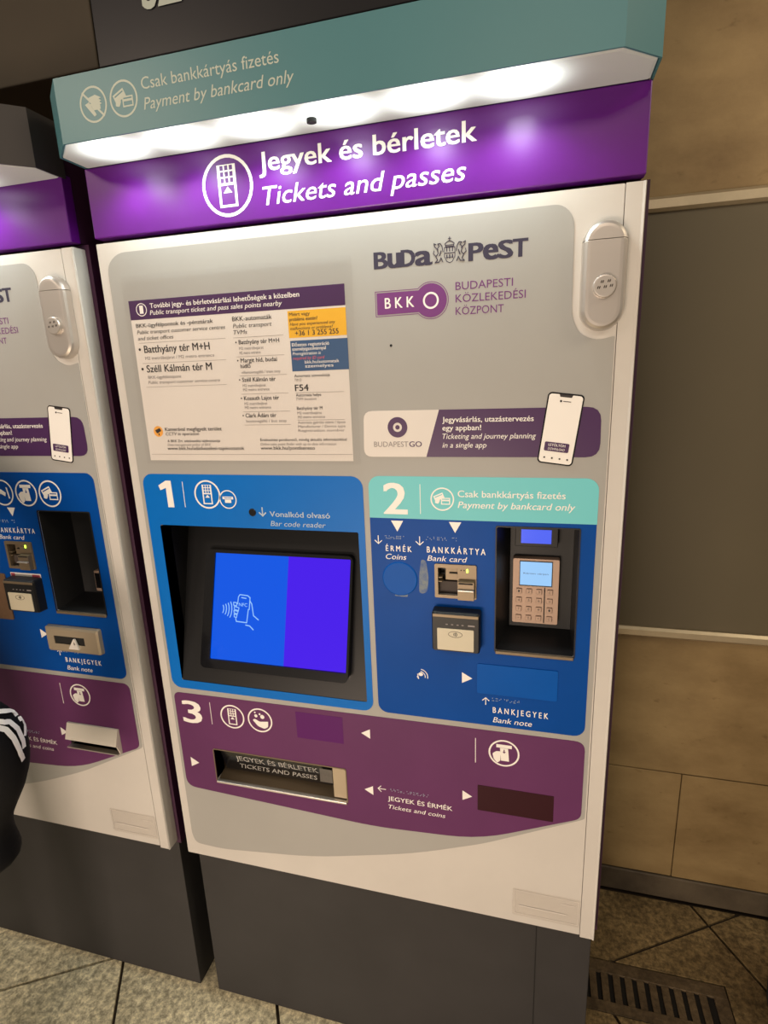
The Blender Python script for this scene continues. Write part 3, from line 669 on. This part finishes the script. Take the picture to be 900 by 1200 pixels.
    T_('További jegy- és bérletvásárlási lehetőségek a közelben', .0896, .3604, 1.5833, .0075, M_WHITE, False, .03)
    T_('Public transport ticket and pass sales points nearby', .0879, .3304, 1.5725, .0072, M_WHITE, True)
    T_('BKK-ügyfélpontok és -pénztárak', .0571, .2052, 1.5535, .0062, bo=.03)
    T_('Public transport customer service centres', .0572, .2265, 1.5429, .0060, M_INK2, True, 0)
    T_('and ticket offices', .0573, .1276, 1.5328, .0060, M_INK2, True, 0)
    T_('• Batthyány tér M+H', .0560, .1939, 1.5118, .0118, bo=.02)
    T_('M2 metróbejárat / M2 metro entrance', .0665, .2009, 1.5003, .0050, M_GINK)
    T_('• Széll Kálmán tér M', .0560, .1939, 1.4792, .0118, bo=.02)
    T_('BKK-ügyfélközpont', .0672, .1333, 1.4683, .0050, M_GINK)
    T_('Public transport customer service centre', .0659, .2067, 1.4596, .0050, M_GINK, True)
    T_('BKK-automaták', .2408, .3108, 1.5536, .0068, bo=.02)
    T_('Public transport', .2407, .3098, 1.5430, .0064, M_INK2, True, 0)
    T_('TVMs', .2407, .2653, 1.5330, .0064, M_INK2, True, 0)
    for s_, b, z in (('• Batthyány tér M+H', .3204, 1.5173), ('• Margit híd, budai', .3138, 1.4885), ('• Széll Kálmán tér', .3086, 1.4575), ('• Kossuth Lajos tér', .3121, 1.4274), ('• Clark Ádám tér', .3042, 1.3988)):
        T_(s_, .2422, b, z, .0066, bo=.03)
    T_('hídfő', .2475, .2654, 1.4795, .0064, bo=.03)
    for s_, b, z in (('M2 metróbejárat', .292, 1.5085), ('M2 metro entrance', .286, 1.5015), ('villamosmegálló / tram stop', .318, 1.4705), ('M2 metróbejárat', .290, 1.4490), ('M2 metro entrance', .296, 1.4425), ('M2 metróbejárat', .290, 1.4195), ('M2 metro entrance', .296, 1.4130), ('buszmegálló / bus stop', .322, 1.3905)):
        T_(s_, .2480, b, z, .0044, M_GINK)
    shapes('poster_rule', [[rect(a, b, z, z + .0005)] for a, b, z in ((.0577, .2247, 1.5279), (.0598, .2220, 1.4941), (.0609, .2182, 1.4540), (.2389, .3280, 1.5277), (.2420, .3270, 1.4975), (.2440, .3290, 1.4668), (.2440, .3290, 1.4372), (.2440, .3290, 1.4080), (.2440, .3290, 1.3860), (.3422, .4250, 1.4368), (.3420, .4235, 1.3928), (.0523, .4340, 1.3360))], py_, M_GINK, po)
    T_('Miért vagy', .3410, .3760, 1.5555, .0050); T_('probléma esetén?', .3410, .3880, 1.5480, .0050, bo=.03)
    T_('Have you experienced any', .3410, .4170, 1.5410, .0044, M_INK2, True); T_('malfunctions or problems?', .3410, .4130, 1.5345, .0044, M_INK2, True)
    T_('+36 1 3 255 255', .3490, .4217, 1.5255, .0075, bo=.03)
    T_('Előzetes regisztráció', .3420, .4050, 1.5095, .0050, M_WHITE, bo=.03); T_('személyigazolvánnyal', .3420, .3990, 1.5030, .0050, M_WHITE, bo=.03)
    T_('Preregistration is', .3420, .3900, 1.4960, .0046, M_WHITE, True); T_('required by ID card', .3420, .3960, 1.4890, .0046, M_RED, True)
    T_('bkk.hu/automatak', .3620, .4200, 1.4825, .0048, M_WHITE); T_('szemelyes', .3620, .4100, 1.4762, .0048, M_WHITE)
    T_('Automata azonosítója', .3420, .4031, 1.4617, .0044); T_('TVM ID', .3420, .3540, 1.4550, .0044, M_GINK, True)
    T_('F54', .3417, .3651, 1.4400, .0100, bo=.03)
    T_('Automata helye', .3423, .3862, 1.4312, .0044); T_('TVM location', .3420, .3776, 1.4250, .0042, M_GINK, True)
    T_('Batthyány tér M', .3423, .3869, 1.4098, .0050); T_('M2 metróbejárat', .3425, .3853, 1.4025, .0042, M_GINK); T_('M2 metro entrance', .3425, .3905, 1.3960, .0042, M_GINK, True)
    T_('Automata gyártási száma / típusa', .3421, .4248, 1.3872, .0040, M_GINK); T_('Manufacturer / Device type', .3421, .4244, 1.3806, .0040, M_GINK); T_('Registration number', .3418, .4229, 1.3740, .0040, M_GINK)
    T_('Kamerával megfigyelt terület', .0870, .1997, 1.3776, .0062, bo=.03); T_('CCTV in operation', .0872, .1543, 1.3698, .0054, M_INK2, True)
    T_('A BKK Zrt. adatkezelési tájékoztatója', .0888, .1942, 1.3578, .0044); T_('Data management policy of BKK', .0882, .1756, 1.3512, .0042, M_GINK, True)
    T_('www.bkk.hu/adatkezelesi-tajekoztatok', .0872, .2392, 1.3440, .0058, bo=.02)
    T_('Értékesítési pontkereső, mindig aktuális információkkal', .2711, .4254, 1.3588, .0044); T_('Online sales point finder with up-to-date information', .2704, .4071, 1.3516, .0042, M_GINK, True)
    T_('www.bkk.hu/pontkereso', .2703, .3690, 1.3442, .0058, bo=.02)
    cv = plate('clear_poster_cover', [rrect(.0425, .4475, 1.3200, 1.6350, .004)], -.0050, -.0030, M_CLEAR, root)
    # ---- lock handle at the right
    hb = thing_part('lock_handle', root)
    cx, z0_, z1_ = .8030, 1.5085, 1.6470
    def stad(r, y, zc0, zc1, g, lo=None, hi=None):
        P = []
        for i in range(33):
            a = math.pi * i / 32; P.append((cx + r * math.cos(a), z1_ - g - (r) + r * math.sin(a)))
        for i in range(33):
            a = math.pi + math.pi * i / 32; P.append((cx + r * math.cos(a), z0_ + g + r + r * math.sin(a)))
        if lo is not None: P = [(x, max(z, lo)) for x, z in P]
        if hi is not None: P = [(x, min(z, hi)) for x, z in P]
        return [(x, y, z) for x, z in P]
    R_ = .0275
    prof = [(R_ + .001, 0, -.0005), (R_, .0005, -.011), (R_ - .0018, .0022, -.0155), (R_ - .0052, .0055, -.0180), (R_ - .009, .009, -.0183)]
    loft('handle_body', [stad(r, y, 0, 0, g, hi=1.6222) for r, g, y in prof], M_STEELM, hb, cap0=False)
    loft('handle_cap', [stad(r, y, 0, 0, g, lo=1.6230) for r, g, y in prof], M_STEELM, hb, cap0=False)
    kx, kz = .8040, 1.5640
    kn = loft('lock_knob', [disc3(kx, kz, .0150, -.017), disc3(kx, kz, .0148, -.0235), disc3(kx, kz, .0138, -.0250), disc3(kx, kz, .0125, -.0252)], M_STEELM, hb)
    bm = bmesh.new()
    for dx_, dz_ in ((-.0035, .0055), (.0050, .0060), (-.0075, -.0015), (.0005, -.0010), (.0080, .0000)):
        for s2 in (-.0011, .0011): add_prism(bm, [[(kx + dx_ + s2 + .0009 * math.cos(t_) + .0005 * math.sin(t_), kz + dz_ + .0021 * math.sin(t_)) for t_ in [k * math.pi / 4 for k in range(8)]]], -.0253, -.0251)
    to_obj('knob_mark', bm, M_RUBBER, hb)
    # ---- clear tape at the lower right
    tp = plate('clear_sticker', [rrect(.7035, .8235, .4620, .5240, .003)], -.0012, -.0002, M_TAPE, root)
    shapes('tape_crease', [[q] for q in stroke([(.707, .4665), (.8200, .4670), (.8205, .5195), (.706, .5200)], .0007, True) + stroke([(.715, .4860), (.800, .4850)], .0016) + stroke([(.79, .5085), (.812, .5080)], .0010)], -.0012, M_PAPER, tp)
    # ---- header and canopy
    hd = box('header_panel', (-.0015, .8490, .0005, .022, 1.6985, 1.8030), M_PURPLE, root, .0015)
    hy = -.0001
    hp = shapes('pictogram', [], hy, M_WHITE, hd) if False else None
    G = pic('kiosk', .2542, 1.7502, .0432)
    shapes('pictogram', G, .0003, M_WHITE, hd)
    text('Jegyek és bérletek', .3100, .6330, 1.7632, .0252, M_WHITE, hd, hy, bold=.032)
    text('Tickets and passes', .3122, .6187, 1.7170, .0250, M_WHITE, hd, hy, italic=True, bold=.008)
    zb, ztp = 1.8035 + zt, 1.8860 + zt
    outline = [(0.0, .010), (0.0, -.050), (.045, -.090), (.805, -.090), (.850, -.050), (.850, .010)]
    th = .0025
    # shell: front, two chamfers and sides, top
    inner = [(.0 + th, .010), (.0 + th, -.050 + th * .5), (.045 + th * .5, -.090 + th), (.805 - th * .5, -.090 + th), (.850 - th, -.050 + th * .5), (.850 - th, .010)]
    bm = bmesh.new()
    n = len(outline)
    o0 = [bm.verts.new((x, y, zb)) for x, y in outline]; o1 = [bm.verts.new((x, y, ztp)) for x, y in outline]
    i0 = [bm.verts.new((x, y, zb)) for x, y in inner]; i1 = [bm.verts.new((x, y, ztp - .003)) for x, y in inner]
    for k in range(n - 1):
        bm.faces.new((o0[k], o0[k + 1], o1[k + 1], o1[k])); bm.faces.new((i0[k + 1], i0[k], i1[k], i1[k + 1])); bm.faces.new((o0[k + 1], o0[k], i0[k], i0[k + 1]))
    bm.faces.new(o1); bm.faces.new(list(reversed(i1)))
    cn = to_obj('canopy', bm, M_TEALC if main else M_BLACKC, root)
    if main:
        cy = -.0903
        for k_, x_ in (('notes', .1066), ('cards', .1571)): shapes('pictogram', pic(k_, x_, 1.8457, .0226), -.0900, M_CANT, cn)
        text('Csak bankkártyás fizetés', .1878, .3926, 1.8520, .0142, M_CANT, cn, cy)
        text('Payment by bankcard only', .1878, .4118, 1.8278, .0142, M_CANT, cn, cy, italic=True)
    # lit diffuser: shallow tray whose back corners are rounded
    def tray_ring(g, z):
        P = [(.004 + g, .0), (.004 + g, -.048), (.047 + g * .6, -.0865 + g), (.803 - g * .6, -.0865 + g), (.846 - g, -.048), (.846 - g, .0)]
        Q = [P[0]]
        return [(x, min(y, -.001), z) for x, y in P]
    loft('light_diffuser', [tray_ring(.0, zb + .003), tray_ring(.0005, zb + .0005), tray_ring(.004, zb - .0005)], M_DIFF, root, cap0=True, cap1=True)
    loft('sensor_eye', [[(x, y, z) for x, y in [(.4150 + .007 * math.cos(a), -.045 + .006 * math.sin(a)) for a in [k * math.pi / 8 for k in range(16)]]] for z in (zb - .001, zb - .006)], M_DARK, root)
    for x in LEDS:
        l = lamp('canopy_led_light', 'SPOT', (x + x_off, -.052, zb - .012), 1.2, (.92, 1.0, .95), .020, spot_size=math.radians(150), spot_blend=0.6)
        l.rotation_euler = (math.radians(2), 0, 0)
    return root
def thing_part(name, parent):
    o = bpy.data.objects.new(name, None); col.objects.link(o); o.parent = parent; o.empty_display_size = .02; return o

machine(0.0, 0.0, True, 'ticket machine with teal canopy, lit blue screen and teal bankcard-only strip')
machine(-0.898, -0.007, False, 'ticket machine with black canopy at the left edge, open banknote slot and navy card field')

# ------------------------------------------------------------ setting
WY = .535
# wall: backing, stone slabs with joints
wall = box('wall_back', (-2.6, 4.2, WY + .012, WY + .10, -.02, 2.95), M_GROUT, None, kind='structure')
def slab(name, x0, x1, z0, z1, m, parent, y0=WY, y1=WY + .012, bev=.0015):
    return box(name, (x0, x1, y0 + random.uniform(-.0006, .0006), y1 + .001, z0, z1), m, parent, bev)
rows = [(.082, .4110, (-2.6, -1.4, -.2, 1.1155, 2.35, 4.2)), (.4135, .8020, (-2.6, -.9, .3, 1.72, 3.0, 4.2)), (1.7900, 2.2600, (-2.6, -1.0, .15, 1.55, 2.9, 4.2)), (2.2630, 2.95, (-2.6, -.5, .8, 2.2, 3.4, 4.2))]
for a, b, xs in rows:
    for p, q in zip(xs[:-1], xs[1:]): slab('stone_slab', p + .001, q - .001, a, b, M_WALL, wall)
# dark board with its alloy strips
bd = thing('wall_board', 'dark brown-grey board between two alloy strips on the stone wall', 'board', (0, 0, 0))
box('panel', (-1.6, 3.4, WY - .004, WY + .012, .8200, 1.7720), M_BOARD, bd, .001)
for z0_, z1_ in ((.8005, .8265), (1.7640, 1.7930)):
    bm = bmesh.new(); bmesh_pts = [(WY + .010, z0_), (WY - .010, z0_), (WY - .016, z0_ + .006), (WY - .016, z1_ - .006), (WY - .010, z1_), (WY + .010, z1_)]
    loft('strip', [[(x, y, z) for y, z in bmesh_pts] for x in (-1.6, 3.4)], M_STRIP, bd); bm.free()
bb = box('baseboard_back', (-2.6, 4.2, WY - .004, WY + .012, .0075, .0795), M_BASE, None, .003, 'structure')
# overhead black sign and the dark beam beside it
box('trim_1', (-2.6, -.181, .30, WY + .01, 2.1000, 2.60), M_BEAM, None, .003, 'structure')
sg = thing('overhead_sign', 'black overhead sign above the canopies with the foot of white letters', 'sign', (0, .30, 2.1))
def loc(o, p): return o
s_case = box('sign_case', (-.179, .82, .002, .2, .0, .42), M_SIGN, sg, .002)
text('SZ', -.0560, .0300, .0800, .0900, M_CANT, sg, -.0005, bold=.02)
# floor: granite pavers in rotated courses, cut around the drain grate
floor = box('floor', (-2.6, 4.2, -4.2, WY + .1, -.05, -.008), M_GROUT, None, kind='structure')
GX0, GX1, GY0, GY1 = .560, 1.1960, .1985, .3215
ct, st = math.cos(math.radians(31)), math.sin(math.radians(31))
def clip(poly, a, b, c):        # keep a*x + b*y <= c
    out = []
    for i, p in enumerate(poly):
        q = poly[(i + 1) % len(poly)]; fp = a * p[0] + b * p[1] - c; fq = a * q[0] + b * q[1] - c
        if fp <= 0: out.append(p)
        if (fp < 0 < fq) or (fq < 0 < fp):
            t = fp / (fp - fq); out.append((p[0] + t * (q[0] - p[0]), p[1] + t * (q[1] - p[1])))
    return out
def paver(t0, t1, n0, n1):
    g = .0038
    P = [(t * ct - n * st, t * st + n * ct) for t, n in ((t0 + g, n0 + g), (t1 - g, n0 + g), (t1 - g, n1 - g), (t0 + g, n1 - g))]
    P = clip(P, 0, 1, WY - .006); P = clip(P, 0, -1, 4.0) if P else P
    P = clip(P, 1, 0, 4.1) if P else P; P = clip(P, -1, 0, 2.5) if P else P
    if len(P) < 3: return
    m_ = .003
    if min(p[0] for p in P) < GX1 and max(p[0] for p in P) > GX0 and min(p[1] for p in P) < GY1 and max(p[1] for p in P) > GY0:
        L = clip(P, 1, 0, GX0 - m_); R = clip(P, -1, 0, -(GX1 + m_)); Mid = clip(clip(P, 1, 0, GX1 + m_), -1, 0, -(GX0 - m_))
        pcs = [L, R, clip(Mid, 0, 1, GY0 - m_) if Mid else [], clip(Mid, 0, -1, -(GY1 + m_)) if Mid else []]
    else: pcs = [P]
    bm = bmesh.new(); dz = random.uniform(-.0008, .0004)
    for q in pcs:
        if len(q) < 3: continue
        f = [bm.verts.new((x, y, dz)) for x, y in q]; b = [bm.verts.new((x, y, -.0075)) for x, y in q]
        bm.faces.new(f)
        for i in range(len(q)): bm.faces.new((f[i], f[(i + 1) % len(q)], b[(i + 1) % len(q)], b[i]))
    if not bm.faces: bm.free(); return
    cx_ = (t0 + t1) / 2 * ct - (n0 + n1) / 2 * st; cy_ = (t0 + t1) / 2 * st + (n0 + n1) / 2 * ct
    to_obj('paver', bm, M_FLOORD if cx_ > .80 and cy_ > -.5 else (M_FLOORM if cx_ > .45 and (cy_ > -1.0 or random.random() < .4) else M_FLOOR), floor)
for r_ in range(-8, 7):
    n0 = -.209 + .397 * r_; off = -.223
    for k in range(-12, 14):
        t0 = off + .375 * k; c_ = ((t0 + .19) * ct - (n0 + .2) * st, (t0 + .19) * st + (n0 + .2) * ct)
        if -2.9 < c_[0] < 3.2 and -3.0 < c_[1] < .9: paver(t0, t0 + .375, n0, n0 + .397)
# drain grate
gr = thing('drain_grate', 'rusty slotted drain grate set in the paving beside the plinth', 'drain', (GX0, GY0, -.002))
gw, gd = GX1 - GX0, GY1 - GY0
fr = bmesh.new(); add_box(fr, 0, gw, 0, .026, -.006, .0, .001); add_box(fr, 0, gw, gd - .030, gd, -.006, .0, .001); add_box(fr, 0, .02, .026, gd - .030, -.006, 0); add_box(fr, gw - .030, gw, .026, gd - .030, -.006, 0)
to_obj('frame', fr, M_GRATE, gr)
x = .0235
while x < gw - .045:
    box('bar', (x, x + .0165, .024, gd - .028, -.0058, -.0004), M_GRATE, gr, .001); x += .0275
box('pit', (.005, gw - .005, .005, gd - .005, -.0058, -.0050), M_BLACK, gr)

# black bag at the lower right corner
bg = thing('shoulder_bag', 'black soft bag standing on the floor at the lower right corner', 'bag', (1.36, .20, 0))
M_CLOTH = mat('black_cloth', (17, 18, 22), 0.85, bump=0.2, bscale=500)
rings_ = []
for z, sx_, sy_ in ((0.0005, .078, .15), (.01, .088, .165), (.10, .090, .17), (.20, .080, .16), (.26, .060, .14), (.285, .030, .11), (.29, .012, .08)):
    rings_.append([(sx_ * abs(math.cos(a)) ** .6 * (1 if math.cos(a) > 0 else -1), sy_ * abs(math.sin(a)) ** .6 * (1 if math.sin(a) > 0 else -1), z) for a in [2 * math.pi * k / 32 for k in range(32)]])
loft('bag_body', rings_, M_CLOTH, bg, smooth=True)
bm = bmesh.new(); HN = []
for k in range(13):
    a = math.pi * k / 12; c_ = Vector((0, -.07 * math.cos(a), .275 + .10 * math.sin(a)))
    HN.append([bm.verts.new(c_ + Vector((.010 * math.cos(b), .006 * math.sin(b) * math.cos(a + math.pi / 2), .006 * math.sin(b) * math.sin(a)))) for b in (0, math.pi / 2, math.pi, 3 * math.pi / 2)])
for A_, B_ in zip(HN[:-1], HN[1:]):
    for i in range(4): bm.faces.new((A_[i], A_[(i + 1) % 4], B_[(i + 1) % 4], B_[i]))
to_obj('carry_strap', bm, M_CLOTH, bg)

# ------------------------------------------------------------ the person at the left machine (back to the camera, elbow out)
M_SKIN = mat('skin', (205, 160, 130), 0.5); M_HAIR = mat('dark_hair', (40, 28, 20), 0.6, bump=0.4, bscale=120)
M_JACK = mat('black_jacket', (9, 10, 14), 0.85, spec=0.2, bump=0.15, bscale=300); M_TROU = mat('dark_trousers', (26, 27, 32), 0.8); M_SHOE = mat('white_shoe', (210, 208, 204), 0.6)
PX, PY = -.435, -.33
J = {}; E_ = []
def j(n_, x, y, z, r, par=None, ry=None):
    J[n_] = (len(J), (x, y, z), (r, ry or r));
    if par: E_.append((J[par][0], len(J) - 1))
j('pelvis', PX, PY, .83, .125, None, .095); j('waist', PX + .01, PY, .95, .115, 'pelvis', .09); j('chest', PX + .01, PY, 1.10, .13, 'waist', .10)
j('uchest', PX + .01, PY + .01, 1.20, .105, 'chest', .085); j('neck', PX + .01, PY + .02, 1.275, .045, 'uchest'); j('skullb', PX + .01, PY + .035, 1.335, .062, 'neck'); j('skull', PX + .01, PY + .04, 1.40, .078, 'skullb'); j('crown', PX + .01, PY + .04, 1.455, .055, 'skull')
j('rsh', PX + .175, PY + .01, 1.195, .060, 'uchest'); j('rarm', -.150, -.312, .992, .044, 'rsh'); j('relb', -.056, -.300, .952, .044, 'rarm'); j('relb2', -.072, -.298, .885, .043, 'relb'); j('rfor', -.122, -.295, .800, .037, 'relb2')
j('rwri', -.150, -.292, .745, .036, 'rfor'); j('rpoc', -.150, -.295, .668, .066, 'rwri')
j('lsh', PX - .165, PY + .01, 1.195, .060, 'uchest'); j('lelb', PX - .27, PY - .02, .99, .045, 'lsh'); j('lwri', PX - .235, PY + .19, .985, .027, 'lelb'); j('lpalm', PX - .228, PY + .235, 1.000, .024, 'lwri'); j('lpalm2', PX - .226, PY + .262, 1.008, .024, 'lpalm')
for i, (dx_, L) in enumerate(((-.028, .040), (-.010, .048), (.009, .044), (.026, .034))):
    j('f%da' % i, PX - .226 + dx_, PY + .285, 1.008, .0085, 'lpalm2'); j('f%db' % i, PX - .226 + dx_ * 1.1, PY + .285 + L * .5, 1.003, .0080, 'f%da' % i)
j('tha', PX - .193, PY + .250, .995, .0095, 'lpalm'); j('thb', PX - .178, PY + .278, .990, .0085, 'tha')
for s_, nm in ((1, 'r'), (-1, 'l')):
    j(nm + 'hip', PX + s_ * .075, PY, .76, .088, 'pelvis'); j(nm + 'kne', PX + s_ * .085, PY + .01, .44, .058, nm + 'hip'); j(nm + 'ank', PX + s_ * .09, PY - .01, .085, .038, nm + 'kne'); j(nm + 'heel', PX + s_ * .09, PY - .005, .045, .036, nm + 'ank'); j(nm + 'toe', PX + s_ * .10, PY + .115, .034, .032, nm + 'heel')
me = bpy.data.meshes.new('body'); me.from_pydata([v[1] for v in J.values()], E_, []); me.update()
bo = bpy.data.objects.new('body', me); col.objects.link(bo)
md = bo.modifiers.new('s', 'SKIN'); md.use_smooth_shade = True
for i, v in enumerate(J.values()):
    sv = me.skin_vertices[0].data[i]; sv.radius = v[2]; sv.use_root = (i == 0)
sd = bo.modifiers.new('d', 'SUBSURF'); sd.levels = 2
bpy.context.view_layer.update(); dg = bpy.context.evaluated_depsgraph_get()
bme = bpy.data.meshes.new_from_object(bo.evaluated_get(dg)); bpy.data.objects.remove(bo)
pe = thing('person', 'person in a black jacket with three white sleeve stripes, elbow out, at the left edge', 'person', (PX, PY, 0))
for v in bme.vertices: v.co -= Vector((PX, PY, 0))
bme.materials.clear()
for m in (M_JACK, M_TROU, M_SKIN, M_SHOE): bme.materials.append(m)
for p in bme.polygons:
    c_ = p.center; p.use_smooth = True
    if c_.z > 1.285: p.material_index = 2
    elif c_.z < .07: p.material_index = 3
    elif c_.z < .72 and not (c_.x > .2): p.material_index = 1
    elif c_.x < -.15 and c_.y > .18: p.material_index = 2
    else: p.material_index = 0
body = link('body', bme, None, pe, smooth=True)
bvh = BVHTree.FromPolygons([v.co.copy() for v in bme.vertices], [tuple(p.vertices) for p in bme.polygons])
# jacket stripes laid on the sleeve
CAMP = Vector((0.72245 - PX, -0.8609 - PY, 1.46796))
def ribbon(path, w):
    bm = bmesh.new(); prev = None; pts = []
    for i in range(len(path) - 1):
        for k in range(5): pts.append(Vector(path[i]).lerp(Vector(path[i + 1]), k / 5))
    pts.append(Vector(path[-1])); hits = []
    for p in pts:
        q, n_, _, _ = bvh.ray_cast(CAMP, (p - CAMP).normalized())
        if q is None or (q - p).length > .12: q, n_, _, _ = bvh.find_nearest(p)
        hits.append((q, n_))
    for i, (q, n_) in enumerate(hits):
        a = hits[max(0, i - 1)][0]; b = hits[min(len(hits) - 1, i + 1)][0]; t = (b - a).normalized(); s = t.cross(n_).normalized() * w / 2
        cr = [bm.verts.new(bvh.find_nearest(q + s * f_)[0] + n_ * .0022) for f_ in (-1, 0, 1)]
        if prev: [bm.faces.new((prev[k], prev[k + 1], cr[k + 1], cr[k])) for k in range(2)]
        prev = cr
    to_obj('sleeve_stripe', bm, M_WHITE, pe)
for L in (((-.25, 1.23), (-.15, 1.03), (-.068, .995), (-.022, 1.008), (.003, 1.013), (.019, 1.010), (.023, .994), (.019, .975)),
          ((-.25, 1.20), (-.15, 1.015), (-.072, .980), (-.026, .991), (-.004, .994), (.008, .985), (.013, .966), (.012, .954)),
          ((-.25, 1.17), (-.15, 1.00), (-.075, .970), (-.028, .981), (-.014, .980), (-.003, .968), (.003, .950), (.005, .932))):
    ribbon([(x - PX - (.0 if x > -.1 else .0), -.322 - PY, z) for x, z in L], .0082)
# hair, ears, face
hx, hy_, hz = .01, .04, 1.40
bm = bmesh.new(); bmesh.ops.create_uvsphere(bm, u_segments=24, v_segments=16, radius=.092)
for v in bm.verts:
    v.co.z *= 1.12
    if v.co.y > .03 and v.co.z < .035: v.co.y = .03 + (v.co.y - .03) * .2
    v.co += Vector((hx, hy_ - .008, hz + .018))
to_obj('hair', bm, M_HAIR, pe, smooth=True)
bm = bmesh.new()
for s_ in (-1, 1):
    r_ = bmesh.ops.create_icosphere(bm, subdivisions=2, radius=.009); bmesh.ops.translate(bm, vec=(hx + s_ * .028, hy_ + .073, hz - .005), verts=r_['verts'])
to_obj('eyes', bm, M_WHITE, pe, smooth=True)
bm = bmesh.new()
for s_ in (-1, 1):
    r_ = bmesh.ops.create_icosphere(bm, subdivisions=2, radius=.018); bmesh.ops.scale(bm, vec=(.4, .8, 1.3), verts=r_['verts']); bmesh.ops.translate(bm, vec=(hx + s_ * .088, hy_ + .01, hz - .02), verts=r_['verts'])
to_obj('ears', bm, M_SKIN, pe, smooth=True)
bm = bmesh.new(); v = [bm.verts.new((hx + a, hy_ + b, hz + c_)) for a, b, c_ in ((0, .074, .0), (-.012, .072, -.035), (.012, .072, -.035), (0, .096, -.030))]
for f_ in ((0, 1, 3), (0, 3, 2), (1, 2, 3), (0, 2, 1)): bm.faces.new([v[i] for i in f_])
to_obj('nose', bm, M_SKIN, pe)
bm = bmesh.new(); add_box(bm, hx - .02, hx + .02, hy_ + .055, hy_ + .066, hz - .062, hz - .054, .002); to_obj('mouth', bm, M_RED, pe)

# ------------------------------------------------------------ authored units -> metres
done = set()
for o in list(sc.objects):
    if o.type in ('CAMERA', 'LIGHT'): continue
    o.location = o.location * K
    if o.type == 'MESH' and o.data.name not in done:
        done.add(o.data.name); o.data.transform(Matrix.Scale(K, 4)); o.data.update()
bpy.context.view_layer.update()
